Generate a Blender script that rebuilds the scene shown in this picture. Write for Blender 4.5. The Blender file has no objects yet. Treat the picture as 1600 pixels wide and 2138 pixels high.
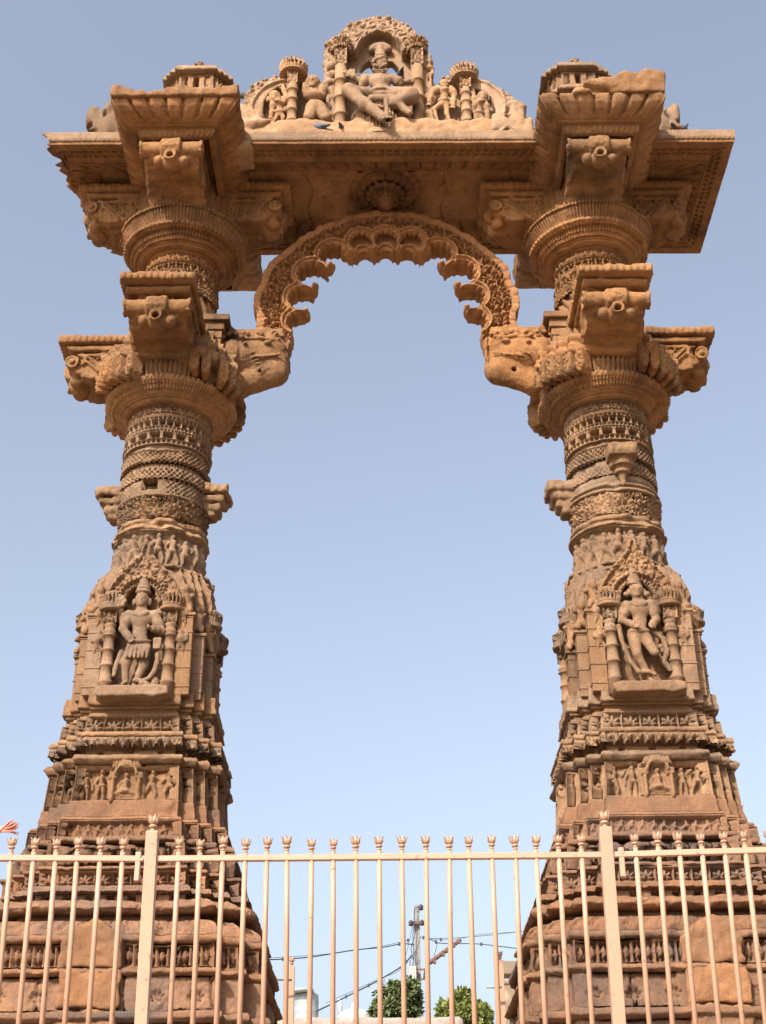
import bpy, math, numpy as np
from mathutils import Matrix, Vector
S = bpy.context.scene
COL = S.collection
R = math.radians

# ------------------------------------------------------------------ camera
F, PITCH, ROLL, EYE = 2900.0, R(29.1), R(0.5), 1.6
cam = bpy.data.cameras.new('camera'); cam_o = bpy.data.objects.new('camera', cam); COL.objects.link(cam_o)
cam.sensor_fit = 'HORIZONTAL'; cam.sensor_width = 36; cam.lens = F/1600*36
cam.clip_start = .05; cam.clip_end = 3000
_ct, _st = math.cos(PITCH), math.sin(PITCH)
fw = Vector((0, _ct, _st)); up0 = Vector((0, -_st, _ct)); rt0 = Vector((1, 0, 0))
rt = rt0*math.cos(ROLL)-up0*math.sin(ROLL); up = up0*math.cos(ROLL)+rt0*math.sin(ROLL)
cam_o.matrix_world = Matrix(((rt.x, up.x, -fw.x, 0), (rt.y, up.y, -fw.y, 0), (rt.z, up.z, -fw.z, EYE), (0, 0, 0, 1)))
S.camera = cam_o
# ------------------------------------------------------------------ world, sun, exposure
SUN_EL, SUN_AZ = R(38), R(-30)       # sun behind the camera, a little to its left
world = bpy.data.worlds.new('World'); S.world = world; world.use_nodes = True
wn = world.node_tree; wn.nodes.clear()
sky = wn.nodes.new('ShaderNodeTexSky'); sky.sky_type = 'NISHITA'; sky.sun_disc = False
sky.sun_elevation = SUN_EL; sky.sun_rotation = math.pi+SUN_AZ*-1
sky.air_density = 1.0; sky.dust_density = 6.0; sky.ozone_density = 2.2; sky.altitude = 100
bg = wn.nodes.new('ShaderNodeBackground'); bg.inputs[1].default_value = .15
wo = wn.nodes.new('ShaderNodeOutputWorld')
hs = wn.nodes.new('ShaderNodeHueSaturation'); hs.inputs['Saturation'].default_value = .64; hs.inputs['Value'].default_value = 1.0
wn.links.new(sky.outputs[0], hs.inputs['Color']); wn.links.new(hs.outputs[0], bg.inputs[0]); wn.links.new(bg.outputs[0], wo.inputs[0])
sl = bpy.data.lights.new('sun', 'SUN'); sl.energy = 4.3; sl.angle = R(.5); sl.color = (1, .93, .82)
so = bpy.data.objects.new('sun', sl); COL.objects.link(so)
sd = Vector((math.sin(SUN_AZ)*math.cos(SUN_EL), -math.cos(SUN_AZ)*math.cos(SUN_EL), math.sin(SUN_EL)))
so.rotation_euler = sd.to_track_quat('Z', 'Y').to_euler(); so.location = sd*40
S.view_settings.view_transform = 'Standard'; S.view_settings.look = 'None'
S.view_settings.exposure = .97; S.view_settings.gamma = 1
try: S.view_settings.use_curve_mapping = False
except Exception: pass
S.render.engine = 'CYCLES'
S.cycles.max_bounces = 8; S.cycles.diffuse_bounces = 5

def at(x, y, Y):
    """point of the place seen at photograph position x, y and lying Y metres ahead"""
    a, b = (x-800)/F, (1069-y)/F
    xc = a*math.cos(ROLL)+b*math.sin(ROLL); yc = -a*math.sin(ROLL)+b*math.cos(ROLL)
    t = Y/(_ct-yc*_st)
    return Vector((xc*t, Y, EYE+(yc*_ct+_st)*t))

# ------------------------------------------------------------------ materials
def nodes_of(name):
    m = bpy.data.materials.new(name); m.use_nodes = True
    return m, m.node_tree, m.node_tree.nodes['Principled BSDF']
def stone(name, c1, c2, c3, patina=.5, scale=1.0, bump=.9):
    m, nt, b = nodes_of(name); N, L = nt.nodes, nt.links
    tc = N.new('ShaderNodeTexCoord'); ge = N.new('ShaderNodeNewGeometry')
    def noise(sc, det=6, rough=.6, src=None):
        n = N.new('ShaderNodeTexNoise'); n.inputs['Scale'].default_value = sc*scale
        n.inputs['Detail'].default_value = det; n.inputs['Roughness'].default_value = rough
        L.new(src or ge.outputs['Position'], n.inputs['Vector']); return n
    def ramp(n, a, bb):
        r = N.new('ShaderNodeMapRange'); r.inputs[1].default_value = a; r.inputs[2].default_value = bb
        L.new(n.outputs['Fac'], r.inputs[0]); return r
    def mix(f, a, bb):
        x = N.new('ShaderNodeMix'); x.data_type = 'RGBA'
        if isinstance(f, (int, float)): x.inputs[0].default_value = f
        else: L.new(f.outputs[0], x.inputs[0])
        for i, v in ((6, a), (7, bb)):
            if isinstance(v, tuple): x.inputs[i].default_value = (*v, 1)
            else: L.new(v.outputs[2], x.inputs[i])
        return x
    n1 = ramp(noise(2.2), .38, .64); n2 = ramp(noise(7, 8, .7), .35, .7); n3 = ramp(noise(1.3, 9, .72), .5, .68)
    n4 = noise(60, 4, .7)
    k = mix(n1, c1, c2); k = mix(n2, k, tuple(v*.8 for v in c1))
    mp = N.new('ShaderNodeMath'); mp.operation = 'MULTIPLY'; mp.inputs[1].default_value = patina; L.new(n3.outputs[0], mp.inputs[0])
    k = mix(mp, k, c3)
    mpg = N.new('ShaderNodeMapping'); mpg.inputs['Scale'].default_value = (7, 7, .9); L.new(ge.outputs['Position'], mpg.inputs[0])
    st = ramp(noise(1.0, 7, .65, mpg.outputs[0]), .56, .72); sm_ = N.new('ShaderNodeMath'); sm_.operation = 'MULTIPLY'; sm_.inputs[1].default_value = .55*patina; L.new(st.outputs[0], sm_.inputs[0])
    k = mix(sm_, k, tuple(v*.42 for v in c3))
    pl = ramp(noise(3.1, 10, .75), .60, .74); pm_ = N.new('ShaderNodeMath'); pm_.operation = 'MULTIPLY'; pm_.inputs[1].default_value = .45; L.new(pl.outputs[0], pm_.inputs[0])
    k = mix(pm_, k, (c2[0]*1.3, c2[1]*1.42, c2[2]*1.6))
    sp = ramp(n4, .3, .75); g = mix(sp, tuple(.68 for _ in c1), tuple(1.22 for _ in c1))
    mm = N.new('ShaderNodeMix'); mm.data_type = 'RGBA'; mm.blend_type = 'MULTIPLY'; mm.inputs[0].default_value = 1
    L.new(k.outputs[2], mm.inputs[6]); L.new(g.outputs[2], mm.inputs[7])
    oi = N.new('ShaderNodeObjectInfo'); rr = N.new('ShaderNodeMapRange'); rr.inputs[3].default_value = .82; rr.inputs[4].default_value = 1.16; L.new(oi.outputs['Random'], rr.inputs[0])
    r2 = N.new('ShaderNodeMath'); r2.operation = 'MULTIPLY'; r2.inputs[1].default_value = 7.31; L.new(oi.outputs['Random'], r2.inputs[0]); r3 = N.new('ShaderNodeMath'); r3.operation = 'FRACT'; L.new(r2.outputs[0], r3.inputs[0])
    r4 = N.new('ShaderNodeMix'); r4.data_type = 'RGBA'; r4.inputs[6].default_value = (1.06, .97, .88, 1); r4.inputs[7].default_value = (.95, 1.0, 1.12, 1); L.new(r3.outputs[0], r4.inputs[0])
    tb_ = N.new('ShaderNodeVectorMath'); tb_.operation = 'SCALE'; L.new(r4.outputs[2], tb_.inputs[0]); L.new(rr.outputs[0], tb_.inputs['Scale'])
    m2 = N.new('ShaderNodeMix'); m2.data_type = 'RGBA'; m2.blend_type = 'MULTIPLY'; m2.inputs[0].default_value = 1; L.new(mm.outputs[2], m2.inputs[6]); L.new(tb_.outputs[0], m2.inputs[7]); mm = m2
    L.new(mm.outputs[2], b.inputs['Base Color'])
    b.inputs['Roughness'].default_value = .88
    b.inputs['Specular IOR Level'].default_value = .25
    nb = noise(30, 10, .82); bp = N.new('ShaderNodeBump'); bp.inputs['Strength'].default_value = bump; bp.inputs['Distance'].default_value = .012
    L.new(nb.outputs['Fac'], bp.inputs['Height']); L.new(bp.outputs[0], b.inputs['Normal'])
    return m
def plain(name, col, rough=.6, var=.12, sc=6, metal=0., bump=0.):
    m, nt, b = nodes_of(name); N, L = nt.nodes, nt.links
    ge = N.new('ShaderNodeTexCoord'); n = N.new('ShaderNodeTexNoise'); n.inputs['Scale'].default_value = sc; n.inputs['Detail'].default_value = 7
    L.new(ge.outputs['Object'], n.inputs['Vector'])
    x = N.new('ShaderNodeMix'); x.data_type = 'RGBA'
    x.inputs[6].default_value = (*[v*(1-var) for v in col], 1); x.inputs[7].default_value = (*[min(1, v*(1+var)) for v in col], 1)
    L.new(n.outputs['Fac'], x.inputs[0]); L.new(x.outputs[2], b.inputs['Base Color'])
    b.inputs['Roughness'].default_value = rough; b.inputs['Metallic'].default_value = metal
    if bump:
        bp = N.new('ShaderNodeBump'); bp.inputs['Strength'].default_value = bump; bp.inputs['Distance'].default_value = .01
        L.new(n.outputs['Fac'], bp.inputs['Height']); L.new(bp.outputs[0], b.inputs['Normal'])
    return m
M_TAN = stone('sandstone_tan', (.190, .110, .059), (.275, .170, .096), (.072, .052, .037), .85)
M_CREST = stone('sandstone_sunlit_crest', (.285, .168, .090), (.36, .225, .125), (.15, .10, .062), .45)  # tan stone made paler: the pediment's sunlit look is put into the colour
M_WARM = stone('sandstone_warm', (.225, .110, .043), (.30, .160, .072), (.058, .031, .017), .9)
M_ARCH = stone('sandstone_orange', (.29, .142, .060), (.36, .19, .085), (.15, .075, .034), .5)
M_RED = stone('sandstone_brown_red', (.180, .098, .056), (.265, .132, .066), (.085, .066, .056), .9)
M_BLOCK = stone('sandstone_raw_block', (.215, .112, .058), (.28, .14, .066), (.115, .08, .06), .8, 1.6, 1.)
M_GREY = stone('sandstone_weathered', (.205, .122, .067), (.29, .188, .108), (.088, .064, .044), .7)

# ------------------------------------------------------------------ objects
def thing(name, loc, label, cat, group=None):
    o = bpy.data.objects.new(name, None); COL.objects.link(o); o.location = loc
    o.empty_display_size = .1
    tag(o, label, cat, group); return o
def tag(o, label=None, cat=None, group=None, kind=None):
    if label: o['label'] = label
    if cat: o['category'] = cat
    if group: o['group'] = group
    if kind: o['kind'] = kind
    return o
WORLD_LOC = {}
def wloc(o):
    p = Vector((0, 0, 0))
    while o is not None: p = p+o.location; o = o.parent
    return p
def mesh_data(name, V, Fs, mat, smooth=True):
    V = np.ascontiguousarray(V, dtype=np.float32); me = bpy.data.meshes.new(name)
    if isinstance(Fs, np.ndarray):
        nf, k = Fs.shape
        me.vertices.add(len(V)); me.vertices.foreach_set('co', V.ravel())
        me.loops.add(nf*k); me.loops.foreach_set('vertex_index', Fs.astype(np.int32).ravel())
        me.polygons.add(nf); me.polygons.foreach_set('loop_start', np.arange(0, nf*k, k, dtype=np.int32))
        try: me.polygons.foreach_set('loop_total', np.full(nf, k, dtype=np.int32))
        except Exception: pass
        me.update(calc_edges=True); me.validate()
    else:
        me.from_pydata([tuple(v) for v in V], [], Fs); me.update()
    me.polygons.foreach_set('use_smooth', np.full(len(me.polygons), smooth, dtype=bool))
    me.materials.append(mat)
    return me
def add(name, V, Fs, mat, parent=None, smooth=True, origin=None):
    """one mesh object from world coordinates"""
    V = np.asarray(V, dtype=np.float64)
    if parent is not None: o0 = wloc(parent)
    else: o0 = Vector(origin) if origin is not None else Vector(((V[:, 0].min()+V[:, 0].max())/2, (V[:, 1].min()+V[:, 1].max())/2, V[:, 2].min()))
    me = mesh_data(name, V-np.array(o0), Fs, mat, smooth)
    o = bpy.data.objects.new(name, me); COL.objects.link(o)
    if parent is not None: o.parent = parent
    else: o.location = o0
    return o
def copy_tree(o, loc=None, parent=None, label=None):
    c = o.copy(); COL.objects.link(c); c.parent = parent
    if loc is not None: c.location = loc
    if label: c['label'] = label
    for ch in list(o.children): copy_tree(ch, None, c)
    return c

# ------------------------------------------------------------------ noise
LAT = (np.random.default_rng(3).random((32, 32, 32))*2-1).astype(np.float32)
def vn(p, f, o=0.):
    q = np.asarray(p, dtype=np.float32)*f+o; i = np.floor(q).astype(np.int32); t = q-i; t = t*t*(3-2*t)
    a = i & 31; b = (i+1) & 31
    x, y, z = t[..., 0], t[..., 1], t[..., 2]
    g = lambda u, v, w: LAT[u[..., 0], v[..., 1], w[..., 2]]
    c00 = g(a, a, a)*(1-x)+g(b, a, a)*x; c10 = g(a, b, a)*(1-x)+g(b, b, a)*x
    c01 = g(a, a, b)*(1-x)+g(b, a, b)*x; c11 = g(a, b, b)*(1-x)+g(b, b, b)*x
    return (c00*(1-y)+c10*y)*(1-z)+(c01*(1-y)+c11*y)*z
def erode(V, amp=.006, seed=0.):
    """worn stone: every vertex drifts by a smooth 3-D noise of its place"""
    V = np.asarray(V, dtype=np.float64); o = V.copy()
    for ax in range(3):
        o[..., ax] += .45*amp*vn(V, 6, 3.1*ax+seed)+.40*amp*vn(V, 19, 7.7*ax+seed)+.45*amp*vn(V, 45, 1.3*ax+seed)
    return o

# ------------------------------------------------------------------ volumes (signed distance, surface nets)
def smin(a, b, k):
    if k <= 0: return np.minimum(a, b)
    h = np.clip(.5+.5*(b-a)/k, 0, 1); return b*(1-h)+a*h-k*h*(1-h)
class Vol:
    def __init__(s, lo, hi, h=.012):
        h = h*1.17; s.h = h; s.lo = np.array(lo, float)-2*h; n = np.ceil((np.array(hi, float)+2*h-s.lo)/h).astype(int)+1
        s.ax = [(s.lo[i]+h*np.arange(n[i])).astype(np.float32) for i in range(3)]
        s.D = np.full(n, .3, dtype=np.float32)
    def win(s, lo, hi, m=.05):
        sl = []
        for i in range(3):
            a = int(np.clip(np.floor((lo[i]-m-s.lo[i])/s.h), 0, len(s.ax[i])-1)); b = int(np.clip(np.ceil((hi[i]+m-s.lo[i])/s.h)+1, 1, len(s.ax[i])))
            sl.append(slice(a, max(b, a+1)))
        X = s.ax[0][sl[0]][:, None, None]; Y = s.ax[1][sl[1]][None, :, None]; Z = s.ax[2][sl[2]][None, None, :]
        return tuple(sl), X, Y, Z
    def put(s, sl, d, k, sub):
        if sub: s.D[sl] = -smin(-s.D[sl], d, k)
        else: s.D[sl] = smin(s.D[sl], d, k)
    def cap(s, a, b, ra, rb=None, k=.012, sub=False, fy=1.):
        rb = ra if rb is None else rb; a = np.array(a, float); b = np.array(b, float); r = max(ra, rb)
        sl, X, Y, Z = s.win(np.minimum(a, b)-r, np.maximum(a, b)+r)
        d = b-a; dd = float(d@d)+1e-9
        t = np.clip(((X-a[0])*d[0]+(Y-a[1])*d[1]+(Z-a[2])*d[2])/dd, 0, 1)
        q = np.sqrt((X-a[0]-t*d[0])**2+((Y-a[1]-t*d[1])/fy)**2+(Z-a[2]-t*d[2])**2)-(ra+(rb-ra)*t)
        s.put(sl, q, k, sub); return s
    def ell(s, c, r, k=.012, sub=False, tilt=0.):
        c = np.array(c, float); r = np.array(r, float); m = r.max()
        sl, X, Y, Z = s.win(c-m, c+m); x, y, z = X-c[0], Y-c[1], Z-c[2]
        if tilt: ca, sa = math.cos(tilt), math.sin(tilt); x, z = x*ca+z*sa, -x*sa+z*ca
        k0 = np.sqrt((x/r[0])**2+(y/r[1])**2+(z/r[2])**2); k1 = np.sqrt((x/r[0]**2)**2+(y/r[1]**2)**2+(z/r[2]**2)**2)+1e-6
        s.put(sl, k0*(k0-1)/k1, k, sub); return s
    def box(s, c, hs, rd=.008, k=0., sub=False, tilt=0.):
        c = np.array(c, float); hs = np.array(hs, float); m = hs if not tilt else np.array([max(hs[0], hs[2])*1.3, hs[1], max(hs[0], hs[2])*1.3])
        sl, X, Y, Z = s.win(c-m, c+m); x, y, z = X-c[0], Y-c[1], Z-c[2]
        if tilt: ca, sa = math.cos(tilt), math.sin(tilt); x, z = x*ca+z*sa, -x*sa+z*ca
        qx, qy, qz = np.abs(x)-hs[0]+rd, np.abs(y)-hs[1]+rd, np.abs(z)-hs[2]+rd
        d = np.sqrt(np.maximum(qx, 0)**2+np.maximum(qy, 0)**2+np.maximum(qz, 0)**2)+np.minimum(np.maximum(np.maximum(qx, qy), qz), 0)-rd
        s.put(sl, d, k, sub); return s
    def cyl(s, a, b, r, k=0., sub=False):
        a = np.array(a, float); b = np.array(b, float); L = np.linalg.norm(b-a); u = (b-a)/L
        sl, X, Y, Z = s.win(np.minimum(a, b)-r, np.maximum(a, b)+r)
        t = (X-a[0])*u[0]+(Y-a[1])*u[1]+(Z-a[2])*u[2]
        q = np.sqrt(np.maximum((X-a[0])**2+(Y-a[1])**2+(Z-a[2])**2-t*t, 0))-r
        s.put(sl, np.maximum(q, np.abs(t-L/2)-L/2), k, sub); return s
    def poly(s, pts, y0, y1, k=0., sub=False, rel=None, rnd=0., ax=1):
        """polygon extruded along y (ax=1, points are x, z) or along x (ax=0, points are y, z)"""
        P = np.array(pts, float); lo = P.min(0); hi = P.max(0)
        if ax == 1: sl, X, Y, Z = s.win((lo[0], y0, lo[1]), (hi[0], y1, hi[1]))
        else: sl, X, Y, Z = s.win((y0, lo[0], lo[1]), (y1, hi[0], hi[1]))
        A, E = (X, Y) if ax == 1 else (Y, X)
        d2 = poly2(A, Z, P)
        e = np.abs(E-(y0+y1)/2)-(y1-y0)/2
        if rel is not None: e = e-rel(A, Z, d2)
        d = np.maximum(d2, e) if rnd == 0 else np.minimum(np.maximum(d2+rnd, e+rnd), 0)+np.sqrt(np.maximum(d2+rnd, 0)**2+np.maximum(e+rnd, 0)**2)-rnd
        s.put(sl, d, k, sub); return s
    def rough(s, amp, f, o=0.):
        G = np.stack(np.broadcast_arrays(s.ax[0][:, None, None], s.ax[1][None, :, None], s.ax[2][None, None, :]), -1)
        m = np.abs(s.D) < amp*1.8+s.h*3
        s.D[m] += amp*vn(G[m], f, o); return s
    def mesh(s):
        D, h = s.D, s.h; I = D < 0
        c = np.zeros(np.array(D.shape)-1, np.int8)
        for a in (0, 1):
            for b in (0, 1):
                for g in (0, 1): c += I[a:D.shape[0]-1+a, b:D.shape[1]-1+b, g:D.shape[2]-1+g]
        mk = (c > 0) & (c < 8); ci = np.argwhere(mk); n = len(ci)
        idx = np.full(c.shape, -1, np.int32); idx[mk] = np.arange(n)
        acc = np.zeros((n, 3)); cnt = np.zeros(n)
        cs = [np.array((a, b, g)) for a in (0, 1) for b in (0, 1) for g in (0, 1)]
        dv = [D[tuple((ci+q).T)] for q in cs]
        for i in range(8):
            for j in range(i+1, 8):
                if abs(cs[i]-cs[j]).sum() != 1: continue
                x = (dv[i] < 0) != (dv[j] < 0); t = dv[i][x]/(dv[i][x]-dv[j][x])
                acc[x] += cs[i]+t[:, None]*(cs[j]-cs[i]); cnt[x] += 1
        V = s.lo+(ci+acc/cnt[:, None])*h
        Fs = []
        for axi in range(3):
            sh = [slice(None)]*3; sh2 = [slice(None)]*3; sh[axi] = slice(0, -1); sh2[axi] = slice(1, None)
            A, B = I[tuple(sh)], I[tuple(sh2)]
            e = np.argwhere(A != B); o1, o2 = (axi+1) % 3, (axi+2) % 3
            ok = (e[:, o1] > 0) & (e[:, o2] > 0) & (e[:, o1] < D.shape[o1]-1) & (e[:, o2] < D.shape[o2]-1); e = e[ok]
            q = []
            for a, b in ((-1, -1), (0, -1), (0, 0), (-1, 0)):
                f = e.copy(); f[:, o1] += a; f[:, o2] += b; q.append(idx[tuple(f.T)])
            q = np.stack(q, 1); fl = ~A[tuple(e.T)]; q[fl] = q[fl][:, ::-1]; Fs.append(q)
        return V, np.concatenate(Fs)
def poly2(A, Z, P):
    sh = np.broadcast(A, Z).shape; d = np.full(sh, 1e9, np.float32); sg = np.ones(sh, np.float32)
    n = len(P)
    for i in range(n):
        a = P[i]; b = P[i-1]; ex, ez = b-a; wx, wz = A-a[0], Z-a[1]
        t = np.clip((wx*ex+wz*ez)/(ex*ex+ez*ez+1e-12), 0, 1)
        d = np.minimum(d, (wx-ex*t)**2+(wz-ez*t)**2)
        c1 = Z >= a[1]; c2 = Z < b[1]; c3 = ex*wz > ez*wx
        fl = (c1 & c2 & c3) | (~c1 & ~c2 & ~c3)
        sg = np.where(fl, -sg, sg)
    return np.sqrt(d)*sg
def put_vol(name, v, mat, parent, off=(0, 0, 0), ero=.004, seed=0., rz=0., scale=1., flipx=False):
    V, Fs = v.mesh()
    V = V*scale
    if flipx: V[:, 0] *= -1; Fs = Fs[:, ::-1]
    if rz: c, s_ = math.cos(rz), math.sin(rz); V = np.stack([V[:, 0]*c-V[:, 1]*s_, V[:, 0]*s_+V[:, 1]*c, V[:, 2]], 1)
    V = V+np.array(off)
    if ero: V = erode(V, ero, seed)
    return add(name, V, Fs, mat, parent, origin=off if parent is None else None)

SHARED = {}
def put_shared(name, key, make, mat, parent, loc, rz=0., ero=.005, seed=0.):
    """alike pieces share one mesh, each turned to its own direction"""
    if key not in SHARED:
        V, Fs = make().mesh(); SHARED[key] = mesh_data(name, erode(V, ero, seed), Fs, mat)
    o = bpy.data.objects.new(name, SHARED[key]); COL.objects.link(o); o.parent = parent
    o.location = Vector(loc)-wloc(parent); o.rotation_euler = (0, 0, rz); return o

# ------------------------------------------------------------------ carved patterns: relief heights over (s, t) on a face of length L, height H
def ss(d, w=.008): return np.clip(.5-d/w, 0, 1)
def fr(x): return x-np.floor(x)
def capr(s, t, a, b, ra, rb=None):
    rb = ra if rb is None else rb; dx, dz = b[0]-a[0], b[1]-a[1]
    q = np.clip(((s-a[0])*dx+(t-a[1])*dz)/(dx*dx+dz*dz+1e-9), 0, 1)
    r = ra+(rb-ra)*q; d2 = (s-a[0]-q*dx)**2+(t-a[1]-q*dz)**2
    return np.sqrt(np.maximum(r*r-d2, 0))
def cells(s, L, w):
    n = max(1, int(round(L/w))); W = L/n; k = np.clip(np.floor((s+L/2)/W), 0, n-1)
    return s+L/2-(k+.5)*W, k, W, n
def p_lotus(d=.03, asp=1.05):
    def f(s, t, H, L):
        if L < .05: return 0*s*t
        u, k, W, n = cells(s, L, H*asp); v = t-H/2; q = min(H*.42, W*.46)
        m = 0*s*t
        for a, l, w in ((0, 1, .21), (.72, .98, .19), (-.72, .98, .19), (1.45, .8, .17), (-1.45, .8, .17)):
            x, y = u, v+.55*q; ca, sa = math.cos(a), math.sin(a); xr = x*ca-y*sa; yr = x*sa+y*ca
            e = (xr/(w*q*1.25))**2+((yr-l*q*.75)/(l*q*.72))**2
            m = np.maximum(m, np.sqrt(np.clip(1-e, 0, 1)))
        col = ss(W*.5-np.abs(u)-W*.045, .01)
        rail = ss(H*.5-np.abs(v)-H*.09, .01)
        return d*(np.maximum(np.maximum(m*.95, col*.9), rail)-1)
    return f
def p_scroll(c=.07, d=.022, vine=True):
    def f(s, t, H, L):
        r = np.floor(t/c); ss_ = s+(r % 2)*c*.5
        k = np.floor(ss_/c); u = (fr(ss_/c)-.5)*c; v = (fr(t/c)-.5)*c
        rr = np.sqrt(u*u+v*v); sg = 1-2*((k+r) % 2); ph = np.arctan2(v, u)*sg
        a = np.cos(ph+rr/c*12.5+k*1.7)
        m = ss(-a*.012, .018)*ss(rr-c*.5, c*.16)
        b = np.cos(5*ph+k)*.5+.5; lf = ss(np.abs(rr-c*.57)-c*.06*b, .01)
        eye = ss(rr-c*.1, .012)
        return d*(np.maximum(np.maximum(m, eye), lf*.8)-1)
    return f
def p_lattice(c=.05, d=.02):
    def f(s, t, H, L):
        a = np.abs(fr((s+t)/c)-.5)*2; b = np.abs(fr((s-t)/c)-.5)*2
        m = np.maximum(a, b); hole = ss(m*c*.5-c*.24, .01)
        return -d*hole
    return f
def p_lozenge(w=.085, d=.03):
    def f(s, t, H, L):
        if L < .08: return 0*s*t
        u, k, W, n = cells(s, L-.03, w); v = t-H/2
        lz = ss(np.abs(u)/(W*.30)+np.abs(v)/(H*.36)-1, .25)
        bar = ss(W*.5-np.abs(u)-.011, .008); rail = ss(H*.5-np.abs(v)-H*.13, .01)
        pin = ss(np.abs(u)-.006, .008)*.5
        inn = ss(np.abs(s)-(L-.03)/2, .01)
        return -d*inn*(1-np.maximum(np.maximum(lz, bar), np.maximum(rail, pin)))
    return f
def p_holes(w=.06, d=.035, a=.3, b=.7, duty=.62, arch=False):
    def f(s, t, H, L):
        u, k, W, n = cells(s, L, w)
        dz = np.maximum(a*H-t, t-b*H); dx = np.abs(u)-W*duty/2
        return -d*ss(np.maximum(dx, dz), .012)
    return f
def p_beads(w=.03, d=.008, y=.5):
    def f(s, t, H, L):
        u, k, W, n = cells(s, L, w); r = W*.46
        return np.sqrt(np.maximum(r*r-u*u-(t-H*y)**2, 0))*(d/r)
    return f
def p_flute(w=.035, d=.01, slant=0.):
    def f(s, t, H, L):
        return d*(np.abs(np.sin(math.pi*(s+slant*t)/w))-1)
    return f
def p_teeth(w=.06, d=.03, hh=.6):
    """hanging pointed leaves: the ground between them is cut back"""
    def f(s, t, H, L):
        u, k, W, n = cells(s, L, w); e = np.abs(u)/(W*.5)
        edge = hh*H*e**1.3
        cut = ss(t-edge, .01)
        inner = ss(np.abs(u)-W*.2*(1-0*t), .01)*ss(np.abs(t-H*(hh*.55))-H*.12, .01)
        return -d*cut-.3*d*inner*(1-cut)
    return f
def p_petals(w=.11, d=.016):
    """broad curved leaf grooves on a shoulder"""
    def f(s, t, H, L):
        u, k, W, n = cells(s+.04*np.sin(t/H*1.6)*np.sign(s), L, w)
        g = ss(np.abs(np.abs(u)-W*.40+.35*W*np.clip(t/H-.55, 0, 1))-.005, .012)
        return -d*g*ss(np.abs(t-H*.52)-H*.36, .03)
    return f
def p_rosette(w=.26, d=.018, q=.045, y=.42):
    def f(s, t, H, L):
        if L < .2: return 0*s*t
        u, k, W, n = cells(s, L, w); v = t-H*y; m = 0*s*t
        for i in range(5):
            a = (i-2)*.62; x, z = u, v+.01
            xr = x*math.cos(a)-z*math.sin(a); zr = x*math.sin(a)+z*math.cos(a)
            m = np.maximum(m, ss(((xr/(q*.22))**2+((zr-q*.8)/(q*.55))**2-1)*q*.3, .012))
        for sg in (-1, 1): rr = np.sqrt((u-sg*q*.55)**2+(v+q*.3)**2); m = np.maximum(m, ss(np.abs(rr-q*.36)-.006, .01))
        return -d*m
    return f
def fig(s, t, x, y, z, pose, fl=1, bulk=1.):
    """one small carved person: joints in units of its height z"""
    P = lambda a, b: (x+fl*a*z, y+b*z)
    r = z*bulk; h = capr(s, t, P(.0, .885), P(.0, .90), .082*r)*1.15
    h = np.maximum(h, capr(s, t, P(.0, .95), P(.02, 1.0), .05*r, .03*r))
    lean, kl, fl_, kr, fr_, el, hl, er, hr = POSES[pose]
    h = np.maximum(h, capr(s, t, P(lean, .52), P(0, .73), .085*r, .105*r))
    h = np.maximum(h, capr(s, t, P(lean-.05, .48), P(lean+.05, .48), .095*r))
    for kk, ff, o in ((kl, fl_, -.06), (kr, fr_, .06)):
        h = np.maximum(h, capr(s, t, P(lean+o, .47), P(*kk), .085*r, .06*r)); h = np.maximum(h, capr(s, t, P(*kk), P(*ff), .058*r, .04*r))
        h = np.maximum(h, capr(s, t, P(*ff), P(ff[0]+.06*(1 if o > 0 else -1), ff[1]-.01), .035*r))
    for ee, hh, o in ((el, hl, -.12), (er, hr, .12)):
        h = np.maximum(h, capr(s, t, P(o, .75), P(*ee), .05*r, .042*r)); h = np.maximum(h, capr(s, t, P(*ee), P(*hh), .042*r, .036*r))
    return h
POSES = [
    (.03, (-.14, .25), (-.10, .03), (.15, .27), (.22, .04), (-.24, .62), (-.14, .80), (.25, .60), (.12, .48)),
    (-.04, (-.20, .28), (-.28, .05), (.10, .24), (.06, .03), (-.25, .66), (-.30, .88), (.24, .66), (.34, .84)),
    (.0, (-.09, .25), (-.09, .02), (.09, .25), (.10, .02), (-.20, .58), (-.13, .44), (.21, .58), (.22, .38)),
    (.05, (-.24, .32), (-.08, .06), (.24, .30), (.14, .05), (-.26, .70), (-.18, .95), (.22, .56), (.06, .56)),
    (-.05, (-.12, .24), (-.22, .03), (.22, .33), (.30, .10), (-.22, .56), (-.32, .66), (.26, .72), (.16, .96)),
]
SEAT = (.0, (-.26, .12), (.10, .06), (.26, .12), (-.10, .06), (-.22, .50), (-.16, .34), (.22, .50), (.16, .34))
POSES.append((.0, (-.30, .40), (.12, .33), (.30, .40), (-.12, .33), (-.22, .60), (-.16, .46), (.22, .60), (.16, .46)))
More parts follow.
